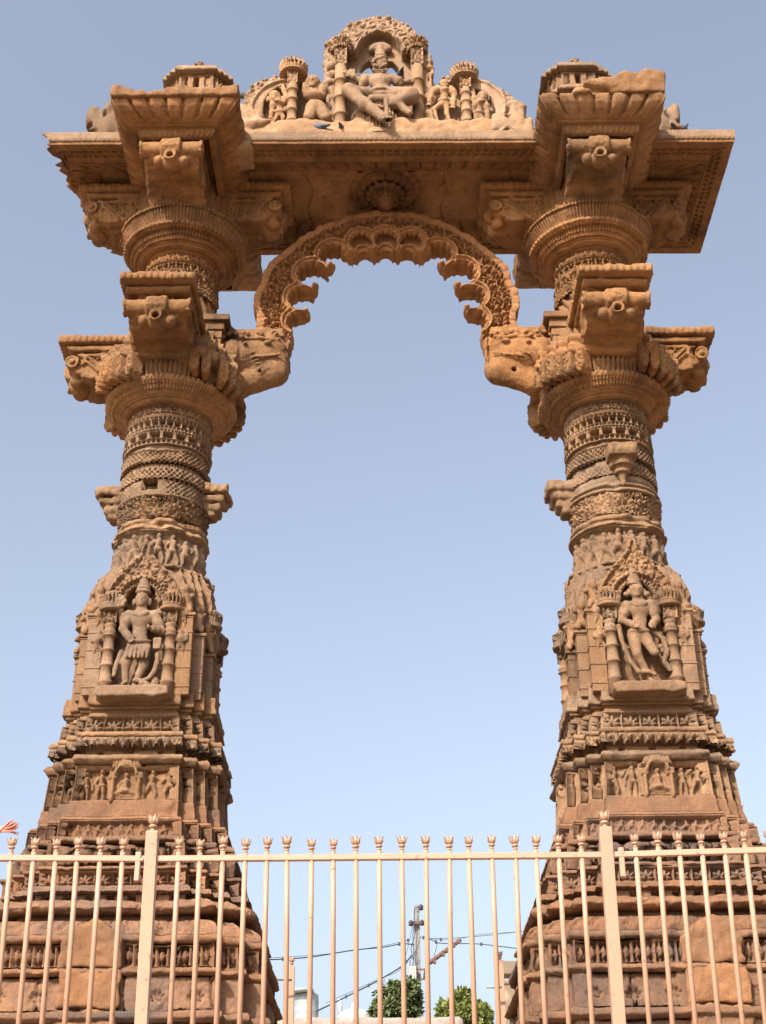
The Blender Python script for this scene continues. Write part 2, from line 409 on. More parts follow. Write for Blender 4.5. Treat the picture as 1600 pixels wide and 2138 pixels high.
def p_figs(w=.14, d=.03, seed=1, ground=.02, posts=True, bulk=1.1, niche=False, tall=.86):
    def f(s, t, H, L):
        g = np.random.default_rng(seed+int(L*1000)); h = 0*s*t
        if L < .07: return h
        n = max(1, int(round((L-.03)/w))); W = (L-.03)/n
        for i in range(n):
            x = -L/2+.015+(i+.5)*W
            if niche and abs(x) < .15 and L > .5: continue
            z = H*tall*(.95+.1*g.random()); x += .1*W*(g.random()-.5)
            h = np.maximum(h, fig(s, t, x, H*.03, z, int(g.integers(0, 5)), 1 if g.random() < .5 else -1, bulk))
            if posts and W > .09 and i < n-1 and g.random() < .55:
                xb = x+W*.5; h = np.maximum(h, capr(s, t, (xb, 0), (xb, H*.6), .012)); h = np.maximum(h, capr(s, t, (xb-.01, H*.7), (xb+.01, H*.75), .02))
        rim = np.maximum(ss(L/2-np.abs(s)-.012, .008), np.maximum(ss(t-.008, .008), ss(H-t-.012, .01)))
        h = np.minimum(h*1.25, d*1.6)-d
        h = np.maximum(h, -d*(1-rim))
        if niche and L > .5:
            # shrine with a seated figure, two small columns, a stepped hood
            inn = ss(np.abs(s)-.15, .01); hh = 0*s*t-d*.6
            for sg in (-1, 1):
                hh = np.maximum(hh, capr(s, t, (sg*.105, 0), (sg*.105, H*.6), .022)*1.3-d*.2)
                hh = np.maximum(hh, (ss(np.maximum(np.abs(s-sg*.105)-.032, np.abs(t-H*.66)-.03), .008))*.045-d*.6)
            ar = np.sqrt((s)**2+((t-H*.66)*1.0)**2)
            hh = np.maximum(hh, ss(np.abs(ar-.085)-.016, .01)*ss(H*.64-t, .01)*.055-d*.6)
            hh = np.maximum(hh, fig(s, t, 0, -H*.22, H*1.0, 5, 1, 1.0)*1.3-d*.5)
            roof = np.where(t > H*.83, ss(np.abs(s)-(.14-(t-H*.83)*.9), .01), 0)
            hh = np.maximum(hh, roof*.05-d*.6+roof*.012*np.sin(s*260)*np.sin(t*260))
            h = h*(1-inn)+inn*np.maximum(hh, -d)
        return h
    return f
def p_elephants(w=.19, d=.07, seed=1):
    def f(s, t, H, L):
        h = 0*s*t
        if L < .08: return h-d*.5
        n = max(1, int(round(L/w))); W = L/n; g = np.random.default_rng(seed)
        for i in range(n):
            x = -L/2+(i+.5)*W; q = H; sc = min(1, W/.17)
            h = np.maximum(h, capr(s, t, (x-.02, .62*q), (x+.02, .62*q), .34*q*sc)*.75)
            h = np.maximum(h, capr(s, t, (x, .66*q), (x, .72*q), .22*q*sc)*1.35)
            for sg in (-1, 1):
                h = np.maximum(h, capr(s, t, (x+sg*.27*q*sc, .56*q), (x+sg*.30*q*sc, .72*q), .13*q*sc)*.8)
                h = np.maximum(h, capr(s, t, (x+sg*.2*q*sc, .36*q), (x+sg*.2*q*sc, .05*q), .12*q*sc, .1*q*sc))
                h = np.maximum(h, capr(s, t, (x+sg*.09*q*sc, .52*q), (x+sg*.14*q*sc, .40*q), .03*q)*1.9)
            tx = (g.random()-.5)*.12
            h = np.maximum(h, capr(s, t, (x, .6*q), (x+tx*.5, .3*q), .095*q*sc, .07*q*sc)*1.7); h = np.maximum(h, capr(s, t, (x+tx*.5, .3*q), (x+tx, .1*q), .07*q*sc, .045*q*sc)*1.6)
        return np.minimum(h, d*1.25)-d
    return f
def p_pierced(seed=0):
    """pierced net of the shaft: rows of square eyes, beads and short balusters"""
    def f(s, t, H, L):
        h = 0*s*t; rows = ((.05, .14, .05, .6, .03), (.2, .37, .13, .66, .075), (.42, .48, .035, .55, .02), (.53, .61, .04, .55, .025), (.66, .81, .075, .66, .07), (.86, .94, .045, .6, .03))
        for a, b, w, du, d in rows:
            u, k, W, n = cells(s, L, w)
            dz = np.maximum(a*H-t, t-b*H); dx = np.abs(u)-W*du/2
            h = np.minimum(h, -d*ss(np.maximum(dx, dz), .012))
        for y in (.165, .395, .50, .63, .83): h = h+.006*ss(np.abs(t-y*H)-.006, .008)
        return h
    return f
def p_joint(w=.62, d=.035, o=.13):
    def f(s, t, H, L):
        if L < .3: return 0*s*t
        u = (fr((s+o+.02*np.sin(t*9))/w)-.5)*w
        return -d*ss(np.abs(u)-.004, .012)-.012*(np.floor((s+o)/w) % 2)
    return f
def p_sum(*fs):
    def f(s, t, H, L):
        h = 0*s*t
        for q in fs: h = h+q(s, t, H, L)
        return h
    return f

# ------------------------------------------------------------------ swept bands of carved stone
def redent(octant):
    pts = [(x, -d) for x, d in octant]                       # front to the right corner, y towards the viewer is negative
    full = []
    for q in range(4):
        c, s_ = [(1, 0), (0, 1), (-1, 0), (0, -1)][q]
        full += [(x*c-y*s_, x*s_+y*c) for x, y in pts]
    return full
OUT_A = redent([(.60, 1), (.60, .87), (.75, .87), (.75, .75), (.87, .75), (.87, .60), (1, .60)])
OUT_B = redent([(.74, 1), (.74, .89), (.89, .89), (.89, .74), (1, .74)])
OUT_SQ = redent([(1, 1)])
OUT_OCT = redent([(.41, 1), (1, .41)])
def band(name, parent, cx, cy, out, prof, rel=None, res=None, mat=None, ero=.005, seed=0., rin=.14, back=6., ofs=None, caps=(True, True), K=1.75):
    """stone course: profile [(z, radius)...] carried round a plan outline, its faces carved by rel(s, t, H, L)"""
    if res is not None: res *= 1.14
    if res is None: res = .0115 if rel is not None else .017
    prof = [tuple(p) for p in prof]
    Z, RR, T, A = [], [], [], []
    if caps[0]:
        for q in (0, .5): Z.append(prof[0][0]); RR.append(prof[0][1]-rin*(1-q)); T.append(0); A.append(0)
    acc = 0
    for i in range(len(prof)-1):
        (z0, r0), (z1, r1) = prof[i], prof[i+1]; l = math.hypot(z1-z0, r1-r0); n = max(1, int(math.ceil(l/res)))
        for j in range(n):
            q = j/n; Z.append(z0+(z1-z0)*q); RR.append(r0+(r1-r0)*q); T.append(acc+l*q); A.append(1)
        acc += l
    Z.append(prof[-1][0]); RR.append(prof[-1][1]); T.append(acc); A.append(1)
    if caps[1]:
        for q in (.5, 1): Z.append(prof[-1][0]); RR.append(prof[-1][1]-rin*q); T.append(acc); A.append(0)
    Z, RR, T, A = map(np.array, (Z, RR, T, A)); H = acc; Rm = max(p[1] for p in prof)
    Vs, Fs, base = [], [], 0
    if out == 'circle':
        n1 = int(2*math.pi*Rm/res); ph = []
        a = -math.pi
        while a < math.pi-1e-6:
            ph.append(a); a += res/Rm*(1 if abs(a) < 1.75 else back)
        ph.append(math.pi); ph = np.array(ph)
        segs = [(ph*Rm, np.stack([np.sin(ph), -np.cos(ph)], 1), 2*math.pi*Rm, True)]
    else:
        segs = []
        P = np.array(out); n = len(P)
        for i in range(n):
            a, b = P[i-1], P[i]; d = b-a; L = np.hypot(*d)
            nrm = np.array((d[1], -d[0]))/L
            if ofs is not None:
                pass
            r_ = res*(back if nrm[1] > .3 else 1.); k = max(2, int(math.ceil(L*Rm/r_))); q = np.linspace(0, 1, k+1)
            segs.append(((q-.5)*L*Rm, a+q[:, None]*d, L*Rm, False))
    for s, uv, L, closed in segs:
        X = cx+uv[:, 0:1]*RR[None]; Y = cy+uv[:, 1:2]*RR[None]; ZZ = np.broadcast_to(Z[None], X.shape)
        G = np.stack([X, Y, ZZ], -1)
        if rel is not None:
            h = K*rel(s[:, None], T[None, :], H, L)*A[None, :]*np.clip(1.0+.62*vn(G, 2.6, seed+4)+.40*vn(G, 6.5, seed+9), .38, 1.15)
            if not closed: h = h*np.clip((L/2-np.abs(s))[:, None]/.012, 0, 1)
            du = np.gradient(G, axis=0); dv = np.gradient(G, axis=1); N = np.cross(du, dv); N /= np.linalg.norm(N, axis=-1, keepdims=True)+1e-9
            G = G+N*h[..., None]
        n, m = G.shape[:2]; Vs.append(G.reshape(-1, 3))
        i, j = np.meshgrid(np.arange(n-1), np.arange(m-1), indexing='ij'); v = base+i*m+j
        Fs.append(np.stack([v, v+m, v+m+1, v+1], -1).reshape(-1, 4)); base += n*m
    V = erode(np.concatenate(Vs), ero, seed)
    dent = np.clip(vn(V, 3.7, seed+2)+.5*vn(V, 11, seed)-.42, 0, .5)*min(.10, ero*9)   # knocked and weathered places
    c0 = np.array((cx, cy)); rv = V[:, :2]-c0; V[:, :2] -= rv/(np.linalg.norm(rv, axis=1)[:, None]+1e-6)*dent[:, None]
    return add(name, V, np.concatenate(Fs), mat, parent)
def lathe(name, parent, c, prof, mat, n=16, ero=0., smooth=True, axis=None, seed=0.):
    ph = np.linspace(0, 2*math.pi, n, endpoint=False); V = []; m = len(prof)
    for z, r in prof: V += [(c[0]+r*math.sin(a), c[1]-r*math.cos(a), c[2]+z) for a in ph]
    Fs = [(j*n+i, j*n+(i+1) % n, (j+1)*n+(i+1) % n, (j+1)*n+i) for j in range(m-1) for i in range(n)]
    Fs.append(tuple(range(n))[::-1]); Fs.append(tuple((m-1)*n+i for i in range(n)))
    V = np.array(V)
    if ero: V = erode(V, ero, seed)
    return add(name, V, Fs, mat, parent, smooth)
def boxes(name, parent, bs, mat, bev=0., smooth=False, origin=None):
    """boxes given as (centre, half sizes) joined into one mesh"""
    V, Fs = [], []
    for c, h in bs:
        b = len(V)
        V += [(c[0]+x*h[0], c[1]+y*h[1], c[2]+z*h[2]) for x in (-1, 1) for y in (-1, 1) for z in (-1, 1)]
        Fs += [tuple(b+i for i in f) for f in ((0, 1, 3, 2), (4, 6, 7, 5), (0, 4, 5, 1), (2, 3, 7, 6), (0, 2, 6, 4), (1, 5, 7, 3))]
    o = add(name, V, Fs, mat, parent, smooth, origin)
    if bev:
        md = o.modifiers.new('bevel', 'BEVEL'); md.width = bev; md.segments = 2
    return o
def tube(name, parent, pts, r, mat, n=8, origin=None):
    P = [Vector(p) for p in pts]; V, Fs = [], []
    rs = r if isinstance(r, (list, tuple)) else [r]*len(P)
    for i, p in enumerate(P):
        d = (P[min(i+1, len(P)-1)]-P[max(i-1, 0)]).normalized(); a = d.orthogonal().normalized() if abs(d.z) > .9 else d.cross(Vector((0, 0, 1))).normalized(); b = d.cross(a)
        V += [tuple(p+(a*math.cos(2*math.pi*k/n)+b*math.sin(2*math.pi*k/n))*rs[i]) for k in range(n)]
    for i in range(len(P)-1):
        Fs += [(i*n+k, i*n+(k+1) % n, (i+1)*n+(k+1) % n, (i+1)*n+k) for k in range(n)]
    Fs.append(tuple(range(n))[::-1]); Fs.append(tuple((len(P)-1)*n+k for k in range(n)))
    return add(name, V, Fs, mat, parent, True, origin)
# ------------------------------------------------------------------ the ground
def noise_sheet(name, x0, x1, y0, y1, z, n, mat, amp=.0, f=.5):
    xs = np.linspace(x0, x1, n); ys = np.linspace(y0, y1, n); X, Y = np.meshgrid(xs, ys, indexing='ij'); G = np.stack([X, Y, 0*X+z], -1)
    if amp: G[..., 2] += amp*vn(G, f)
    i, j = np.meshgrid(np.arange(n-1), np.arange(n-1), indexing='ij'); v = i*n+j
    return add(name, G.reshape(-1, 3), np.stack([v, v+n, v+n+1, v+1], -1).reshape(-1, 4), mat)
M_EARTH = plain('sandy_earth', (.24, .175, .115), .95, .25, .8, bump=.3)
M_PAVE = plain('terrace_paving_sandstone', (.27, .19, .12), .9, .15, 1.5, bump=.2)
tag(noise_sheet('ground', -1500, 1500, -1500, 1500, 0, 41, M_EARTH), kind='structure')
TZ = 2.0
tag(boxes('terrace', None, [((0, 15.6, TZ/2), (16, 10.2, TZ/2))], M_PAVE, .02), kind='structure')

AXL, AXR, AY = -2.055, 2.16, 11.34

# ------------------------------------------------------------------ carved figures in the round
def statue(v, J, s=1., rad=1., y0=0.):
    """figure in a volume; J maps joint names to (x, z[, y]) in metres, y towards the viewer negative"""
    def p(n):
        q = J[n]; return (q[0], (q[2] if len(q) > 2 else 0)+y0, q[1])
    r = rad
    hx = p('head'); hr = J.get('hr', .07)
    v.ell(hx, (hr*.86, hr*.92, hr*1.12), .01)
    if 'noface' not in J:
        v.ell((hx[0], hx[1]-hr*.86, hx[2]-.012), (hr*.16, hr*.2, hr*.28), .01)          # nose
        for sg in (-1, 1):
            v.ell((hx[0]+sg*hr*.34, hx[1]-hr*.80, hx[2]+hr*.16), (hr*.2, hr*.1, hr*.1), .006)   # eyes
            v.ell((hx[0]+sg*hr*.98, hx[1]+hr*.1, hx[2]-hr*.2), (hr*.22, hr*.3, hr*.55), .006)   # ears
        v.ell((hx[0], hx[1]-hr*.82, hx[2]-hr*.52), (hr*.26, hr*.12, hr*.09), .005)      # mouth
        v.ell((hx[0], hx[1]-hr*.6, hx[2]-hr*.85), (hr*.34, hr*.3, hr*.25), .02)
    nk = p('neck'); ch = p('chest'); hp = p('hip')
    v.cap(hx, nk, hr*.55, hr*.6, .01)
    sl, sr = p('sl'), p('sr'); w = abs(sr[0]-sl[0])
    v.ell(((sl[0]+sr[0])/2, ch[1], ch[2]), (w*.42, .075*r, w*.36), .03)
    v.cap(ch, ((ch[0]+hp[0])/2, ch[1], (ch[2]+hp[2])/2), w*.32, w*.25, .03, fy=.75)
    v.cap(((ch[0]+hp[0])/2, ch[1], (ch[2]+hp[2])/2), hp, w*.25, w*.33, .03, fy=.8)
    v.cap(sl, sr, w*.17, None, .03)
    for a, b, c in (('sl', 'el', 'hl'), ('sr', 'er', 'hr_'), ('sl', 'el2', 'hl2'), ('sr', 'er2', 'hr2')):
        if b in J:
            v.cap(p(a), p(b), .048*r, .038*r, .012)
            if c in J:
                v.cap(p(b), p(c), .038*r, .030*r, .01)
                q, e = np.array(p(c)), np.array(p(b)); d = (q-e)/(np.linalg.norm(q-e)+1e-6)
                v.ell(q+d*.025*r, (.034*r, .03*r, .04*r), .008)
                for k in (-1.2, -.4, .4, 1.2):
                    o = np.cross(d, (0, 1, 0))*k*.016*r; v.cap(q+d*.04*r+o, q+d*.085*r+o*1.2-np.array((0, .012*r, 0)), .0085*r, None, .003)
                v.cap(q+d*.01*r, q+d*.045*r+np.cross(d, (0, 1, 0))*.045*r, .009*r, None, .004)
                v.cap(e+(q-e)*.72-np.array((0, 0, .0)), e+(q-e)*.8, .04*r, None, .003)   # bracelet
            m_ = np.array(p(a))*.5+np.array(p(b))*.5; d = np.array(p(b))-np.array(p(a)); d = d/(np.linalg.norm(d)+1e-6)
            v.cap(m_-d*.008, m_+d*.008, .054*r, None, .003)                             # armlet
    for a, b, c, o in (('kl', 'al', 'fl', -1), ('kr', 'ar', 'fr', 1)):
        if a in J:
            h0 = (hp[0]+o*w*.2, hp[1], hp[2]-.01)
            v.cap(h0, p(a), w*.255, w*.19, .02)
            if b in J:
                v.cap(p(a), p(b), w*.185, w*.115, .014)
                if c in J: v.cap(p(b), p(c), w*.10, w*.075, .01)
    for k in (.86, .62):                                                                # necklaces
        for i in range(13):
            a = -1.1+2.2*i/12; v.ell((nk[0]+math.sin(a)*w*.36*k, ch[1]-.07*r+.02*(1-math.cos(a)), nk[2]-.02-math.cos(a)*w*.34*k), (.011, .013, .011), .003)
    for i in range(11):                                                                 # girdle
        a = -1.3+2.6*i/10; v.ell((hp[0]+math.sin(a)*w*.36, hp[1]-math.cos(a)*w*.29, hp[2]+.03-.012*math.cos(a)), (.022, .016, .018), .006)
    return v
def crown(v, x, y, z, h, r0, r1, tiers=5):
    for i in range(tiers):
        q = i/tiers; rr = r0+(r1-r0)*q; zz = z+h*q
        v.ell((x, y, zz+h/tiers*.5), (rr, rr, h/tiers*.75), .006)
    v.ell((x, y, z+h), (r1*.6, r1*.6, r1*.9), .006)

# ------------------------------------------------------------------ brackets of the capitals
def bracket_vol(seed, long=1.12, wide=.31, hole=True, h=.0105, rr=.062):
    v = Vol((.18, -wide-.05, -.74), (long+.05, wide+.05, .03), h)
    k = long/1.12
    sc = p_scroll(.075, .022)
    v.poly([(.2, -.09), (long-.05, -.09), (long, -.075), (long, 0), (.2, 0)], -wide, wide, rnd=.008)
    v.poly([(.2, -.16), (long-.12, -.16), (long-.08, -.13), (long-.08, -.10), (.2, -.10)], -wide+.04, wide-.04, k=.004, rnd=.01)
    v.poly([(.2, -.205), (long-.20, -.205), (long-.15, -.175), (.2, -.16)], -wide+.07, wide-.07, k=.004)
    def rel(A, Z, d2):
        x = A/k; g = (x-.44)/.5; zc = -.60+.36*(3*np.clip(g, 0, 1)**2-2*np.clip(g, 0, 1)**3)
        up_ = Z-zc; ridge = np.maximum(ss(np.abs(up_)-.016, .012), ss(np.abs(up_-.055)-.012, .012))
        leaf = sc(A, Z+1, 1, 1)*ss(.08-up_, .02)
        cur = np.sqrt((x-.90)**2+(Z+.27)**2); ridge = np.maximum(ridge*ss(x-.86, .03), ss(np.abs(cur-.055)-.014, .012))
        lo = ss(up_+.05, .02)
        return .036*ridge+1.5*leaf-.02*lo*0
    body = [(.2, -.21), (.90*k, -.21), (.90*k, -.36), (.88*k, -.44), (.78*k, -.47), (.66*k, -.45), (.55*k, -.50), (.47*k, -.62), (.42*k, -.70), (.2, -.70)]
    v.poly(body, -wide+.08, wide-.08, k=.004, rel=rel, rnd=0.)
    # roller across the nose, its carved strap and the pendant with its socket
    v.cyl((.975*k, -wide+.03, -.295), (.975*k, wide-.03, -.295), rr, k=.004)
    v.cyl((.90*k, -wide+.07, -.36), (.90*k, wide-.07, -.36), .05, k=.004)
    for sg in (-1, 1): v.cyl((.975*k, sg*(wide-.03), -.295), (.975*k, sg*(wide-.055), -.295), rr*1.14, k=.003).cyl((.975*k, sg*(wide-.045), -.295), (.975*k, sg*(wide+.05), -.295), rr*.8, sub=True).cyl((.975*k, sg*(wide-.06), -.295), (.975*k, sg*(wide-.02), -.295), rr*.42)
    v.cyl((.985*k, -.10, -.295), (.985*k, .10, -.295), .096, k=.003)
    v.ell((.93*k, 0, -.42), (.115, .10, .10), .02).cyl((1.0*k, 0, -.425), (1.05*k, 0, -.425), .062, k=.01)
    for sg in (-1, 1): v.ell((.95*k, sg*.12, -.43), (.07, .055, .06), .012).ell((.93*k, sg*.17, -.36), (.06, .05, .05), .012)
    for i in range(13):
        for j in range(7):
            a = -1.2+i*.2; v.ell((.985*k+math.cos(a)*.097, -.084+.028*j+(.014 if i % 2 else 0)*(j < 6), -.295+math.sin(a)*.097), (.0125, .010+.003*((i*j) % 3), .0125), .001)
    if hole: v.cyl((.9*k, 0, -.435), (1.5, 0, -.425), .036, sub=True)
    # hanging leaves on the edge of the slab
    for i in range(11):
        y = -wide+.03+i*(2*wide-.06)/10; v.ell((long, y, -.05), (.016, .022, .038), .003)
    nn = int((long-.3)/.06)
    for sg in (-1, 1):
        for i in range(nn): v.ell((.3+.06*i, sg*wide, -.05), (.024, .016, .038), .003)
    v.rough(.005, 9, seed); v.rough(.004, 24, seed); return v
def put_bracket(name, root, cx, cy, z, ang, key, make, mat):
    return put_shared(name, key, make, mat, root, (cx, cy, z), ang, .005, 2.)

def makara_vol(seed):
    """elephant-headed bracket: points along +x from the pillar, carrying the springer of the arch"""
    v = Vol((.2, -.34, -.82), (1.25, .34, .3), .0125)
    v.cap((.3, 0, -.35), (.62, 0, -.25), .27, .25, .04, fy=.95)
    v.ell((.78, 0, -.22), (.30, .22, .25), .05)                       # brow
    v.cap((.95, 0, -.22), (.98, 0, -.44), .19, .15, .05, fy=.9)
    v.ell((1.0, 0, -.14), (.15, .19, .14), .03)
    v.cap((.98, 0, -.44), (.62, 0, -.62), .15, .13, .05)               # trunk rolled under
    v.cap((.62, 0, -.62), (.40, 0, -.60), .13, .14, .05)
    v.box((.72, 0, -.02), (.36, .2, .06), .03, .03)                    # saddle under the arch
    for sg in (-1, 1):
        v.ell((.58, sg*.235, -.27), (.075, .04, .13), .02)              # ear
        for i in range(9):
            a = .3+i*.5; v.ell((.58+math.cos(a)*.14, sg*.25, -.26+math.sin(a)*.19), (.028, .026, .028), .008)
        v.cap((.84, sg*.215, -.10), (1.02, sg*.19, -.13), .022, .014, .008).ell((.93, sg*.215, -.17), (.045, .03, .03), .006).ell((.935, sg*.24, -.17), (.020, .012, .014), .002)   # brow and eye
        v.cap((.80, sg*.20, -.36), (1.06, sg*.17, -.30), .018, .012, .008)
        v.cap((.70, sg*.22, -.12), (.98, sg*.19, -.10), .016, .014, .006); v.cap((.98, sg*.19, -.10), (1.04, sg*.17, .02), .014, .02, .006)
        for i in range(8):
            a = i*.8; v.ell((.92+math.cos(a)*(.025+i*.007), sg*.185, .0+math.sin(a)*(.025+i*.007)), (.022, .02, .022), .006)
        v.cap((.56, sg*.2, -.02), (.50, sg*.2, .12), .05, .03, .02)    # horn stump
    for sg in (-1, 1):
        for j in range(3):                                             # beaded collar in three rows against the pillar
            for i in range(13):
                a = i/12; x = .50-.05*j-.10*math.sin(a*2.2); z = .06-.60*a; y = .26+.025*math.sin(a*3.1)-.02*j
                v.ell((x, sg*y, z), (.020 if j != 1 else .014, .022, .026), .004)
        for j in range(4):                                             # folds of the cheek
            v.cap((.66+.04*j, sg*.235, -.40-.03*j), (.84+.03*j, sg*.21, -.27-.05*j), .009, .007, .006)
        for (x, z, n) in ((1.0, -.03, 9), (.86, -.03, 9), (.72, -.03, 8)):   # curled crest
            for i in range(n):
                a = i*.75; r = .012+.0085*i; v.ell((x+math.cos(a)*r, sg*(.212-.002*i), z-.02+math.sin(a)*r), (.018, .020, .018), .003)
        v.cyl((1.0, sg*.2, -.03), (1.0, sg*.3, -.03), .014, sub=True)
    for i in range(6): v.cap((1.12-.0*i, -.15+.06*i, -.10), (1.13, -.14+.056*i, -.34), .010, .008, .006)
    v.cyl((.86, -.4, -.50), (.86, .4, -.50), .026, sub=True)
    v.rough(.007, 7, seed); v.rough(.005, 20, seed); return v

def bellf(w, d):
    f = p_flute(w, d); b = p_beads(.05, .012, .93)
    return lambda s, t, H, L: f(s, t, H, L)*ss(np.abs(t/H-.62)-.17, .04)+b(s, t, H, L)-.008*ss(np.abs(t/H-.30)-.03, .02)
# ------------------------------------------------------------------ one carved gate pillar
def pillar(side):
    L = side == 'left'; cx = AXL if L else AXR; cy = AY; sd = 0. if L else 40.
    root = thing('gate_pillar', (cx, cy, TZ),
                 'left carved sandstone gate pillar with a square socket hole in its worn shaft' if L else
                 'right carved sandstone gate pillar whose front statue has a broken leg', 'pillar', 'carved pillars of the gateway'); root['kind'] = 'thing'
    B = lambda name, out, prof, rel=None, mat=M_TAN, **k: band(name, root, cx, cy, out, prof, rel, mat=mat, seed=sd, **k)
    # ---- base
    B('plinth', OUT_B, [(2.0, 1.33), (2.75, 1.31), (2.80, 1.23), (2.9, 1.19)], None, M_RED, res=.03)
    B('base_wall', OUT_B, [(2.9, 1.15), (3.21, 1.14)], p_joint(.7, .03, 0), M_RED, ero=.008, res=.018)
    B('moulding', OUT_B, [(3.21, 1.18), (3.235, 1.22), (3.27, 1.215), (3.285, 1.17)], None, M_RED, ero=.011)
    B('base_wall', OUT_B, [(3.285, 1.14), (3.53, 1.135)], p_sum(p_rosette(.27), p_joint(.62, .03, .1)), M_RED, ero=.009)
    B('moulding', OUT_B, [(3.53, 1.15), (3.55, 1.18), (3.575, 1.17), (3.585, 1.14)], None, M_RED, ero=.012)
    B('lozenge_band', OUT_B, [(3.585, 1.11), (3.765, 1.11)], p_sum(p_lozenge(.082, .04), p_joint(.55, .03, .25)), M_RED, ero=.007)
    B('moulding', OUT_B, [(3.765, 1.125), (3.78, 1.145), (3.81, 1.145), (3.82, 1.13)], None, M_RED, ero=.010)
    B('pot_moulding', OUT_B, [(3.82, 1.125), (3.86, 1.12), (3.90, 1.095), (3.935, 1.04), (3.955, 0.97)], p_petals(.13, .02), M_RED, ero=.008)
    B('recess', OUT_B, [(3.955, 0.92), (4.0, 0.91)], None, M_RED)
    B('roll_moulding', OUT_B, [(4.0, 1.01), (4.005, 1.05), (4.03, 1.08), (4.06, 1.06), (4.09, 1), (4.10, 0.98)], None, M_RED, ero=.018)
    B('recess', OUT_A, [(4.10, 0.93), (4.155, 0.93)], p_holes(.17, .05, .2, .8, .3), M_RED)
    B('eave_moulding', OUT_A, [(4.155, 0.96), (4.165, 1), (4.20, 0.985), (4.215, 0.96)], p_holes(.05, .008, 0, .3, .5), M_RED, ero=.011)
    B('lotus_band', OUT_A, [(4.215, 0.915), (4.335, 0.915)], p_lotus(.036, 1.15), M_RED, res=.0068, ero=.004)
    B('ledge', OUT_A, [(4.335, 0.9), (4.345, 0.94), (4.365, 0.93), (4.375, 0.9)], None, M_RED, ero=.011)
    B('elephant_frieze', OUT_A, [(4.375, 0.88), (4.575, 0.87)], p_elephants(.17, .075), M_RED, res=.009, ero=.008, rin=.25)
    B('ledge', OUT_A, [(4.575, 0.82), (4.585, 0.855), (4.615, 0.85), (4.63, 0.81)], None, M_RED, ero=.010)
    B('figure_frieze', OUT_A, [(4.63, 0.8), (4.765, 0.79)], p_figs(.085, .04, 5+int(sd), posts=False, bulk=1.2, tall=.95), M_RED, res=.007, ero=.004)
    B('ledge', OUT_A, [(4.765, 0.755), (4.775, 0.78), (4.795, 0.77), (4.80, 0.75)], None, M_RED)
    B('block_course', OUT_A, [(4.80, 0.735), (4.945, 0.715)], None, M_RED, ero=.007)
    B('dancer_frieze', OUT_A, [(4.945, 0.705), (5.23, 0.685), (5.245, 0.67)], p_figs(.135, .042, 11+int(sd), niche=True, bulk=1.0), M_TAN, res=.0068, ero=.003)
    B('roll_moulding', OUT_A, [(5.245, 0.65), (5.25, 0.7), (5.285, 0.735), (5.32, 0.71), (5.335, 0.65)], None, M_TAN, ero=.011)
    B('recess', OUT_A, [(5.335, 0.61), (5.40, 0.605)], p_holes(.22, .03, .25, .75, .16), M_TAN)
    B('hanging_leaf_eave', OUT_A, [(5.395, 0.715), (5.47, 0.7)], p_teeth(.085, .05, .8), M_TAN, rin=.2)
    B('roll_moulding', OUT_A, [(5.47, 0.695), (5.485, 0.715), (5.515, 0.705), (5.53, 0.65)], None, M_TAN, ero=.009)
    B('lotus_band', OUT_A, [(5.53, 0.645), (5.68, 0.63)], p_lotus(.036, 1.1), M_TAN, res=.0068, ero=.003)
    B('step_moulding', OUT_A, [(5.68, 0.605), (5.71, 0.605), (5.712, 0.58), (5.745, 0.58), (5.747, 0.61), (5.775, 0.61)], None, M_TAN)
    # ---- unfinished blocks standing proud of the base
    bx = -.055 if L else .17
    for i, (x0, x1, z0, z1, y) in enumerate(((bx-.225, bx+.225, 2.9, 3.30, 1.115), (bx-.215, bx+.225, 3.305, 3.575, 1.115), (bx-.225, bx+.215, 3.58, 3.90, 1.11))):
        v = Vol((x0-.02, -.12, z0), (x1+.02, .14, z1+.06), .013)
        if i < 2: v.box(((x0+x1)/2, .02, (z0+z1)/2), ((x1-x0)/2, .09, (z1-z0)/2-.003), .006)
        else: v.poly([(x0, z0), (x1, z0), (x1, z0+.2), (x1-.1, z1-.02), (bx, z1+.03), (x0+.1, z1-.03), (x0, z0+.18)], -.07, .14, rnd=.008)
        v.rough(.014, 7, i+sd); v.rough(.012, 20, i+sd)
        V, Fs = v.mesh(); add('raw_stone_block', erode(V+np.array((cx, cy-y, 0)), .008, i), Fs, M_BLOCK, root)
    for xx in ((-.30, .42, .80) if L else (-.35, -.10, .46)):               # open vertical joints of the base courses
        boxes('joint_shadow_strip', root, [((cx+xx, cy-1.083, 3.41), (.004, .004, .11))], M_BLOCK) if False else None
    # ---- statue storey
    B('niche_core', OUT_A, [(5.775, .54), (6.55, .53), (6.95, .50)], None, M_TAN, ero=.012, res=.016)
    B('foot_blocks', OUT_A, [(5.775, .64), (5.92, .625)], None, M_TAN, ero=.012)
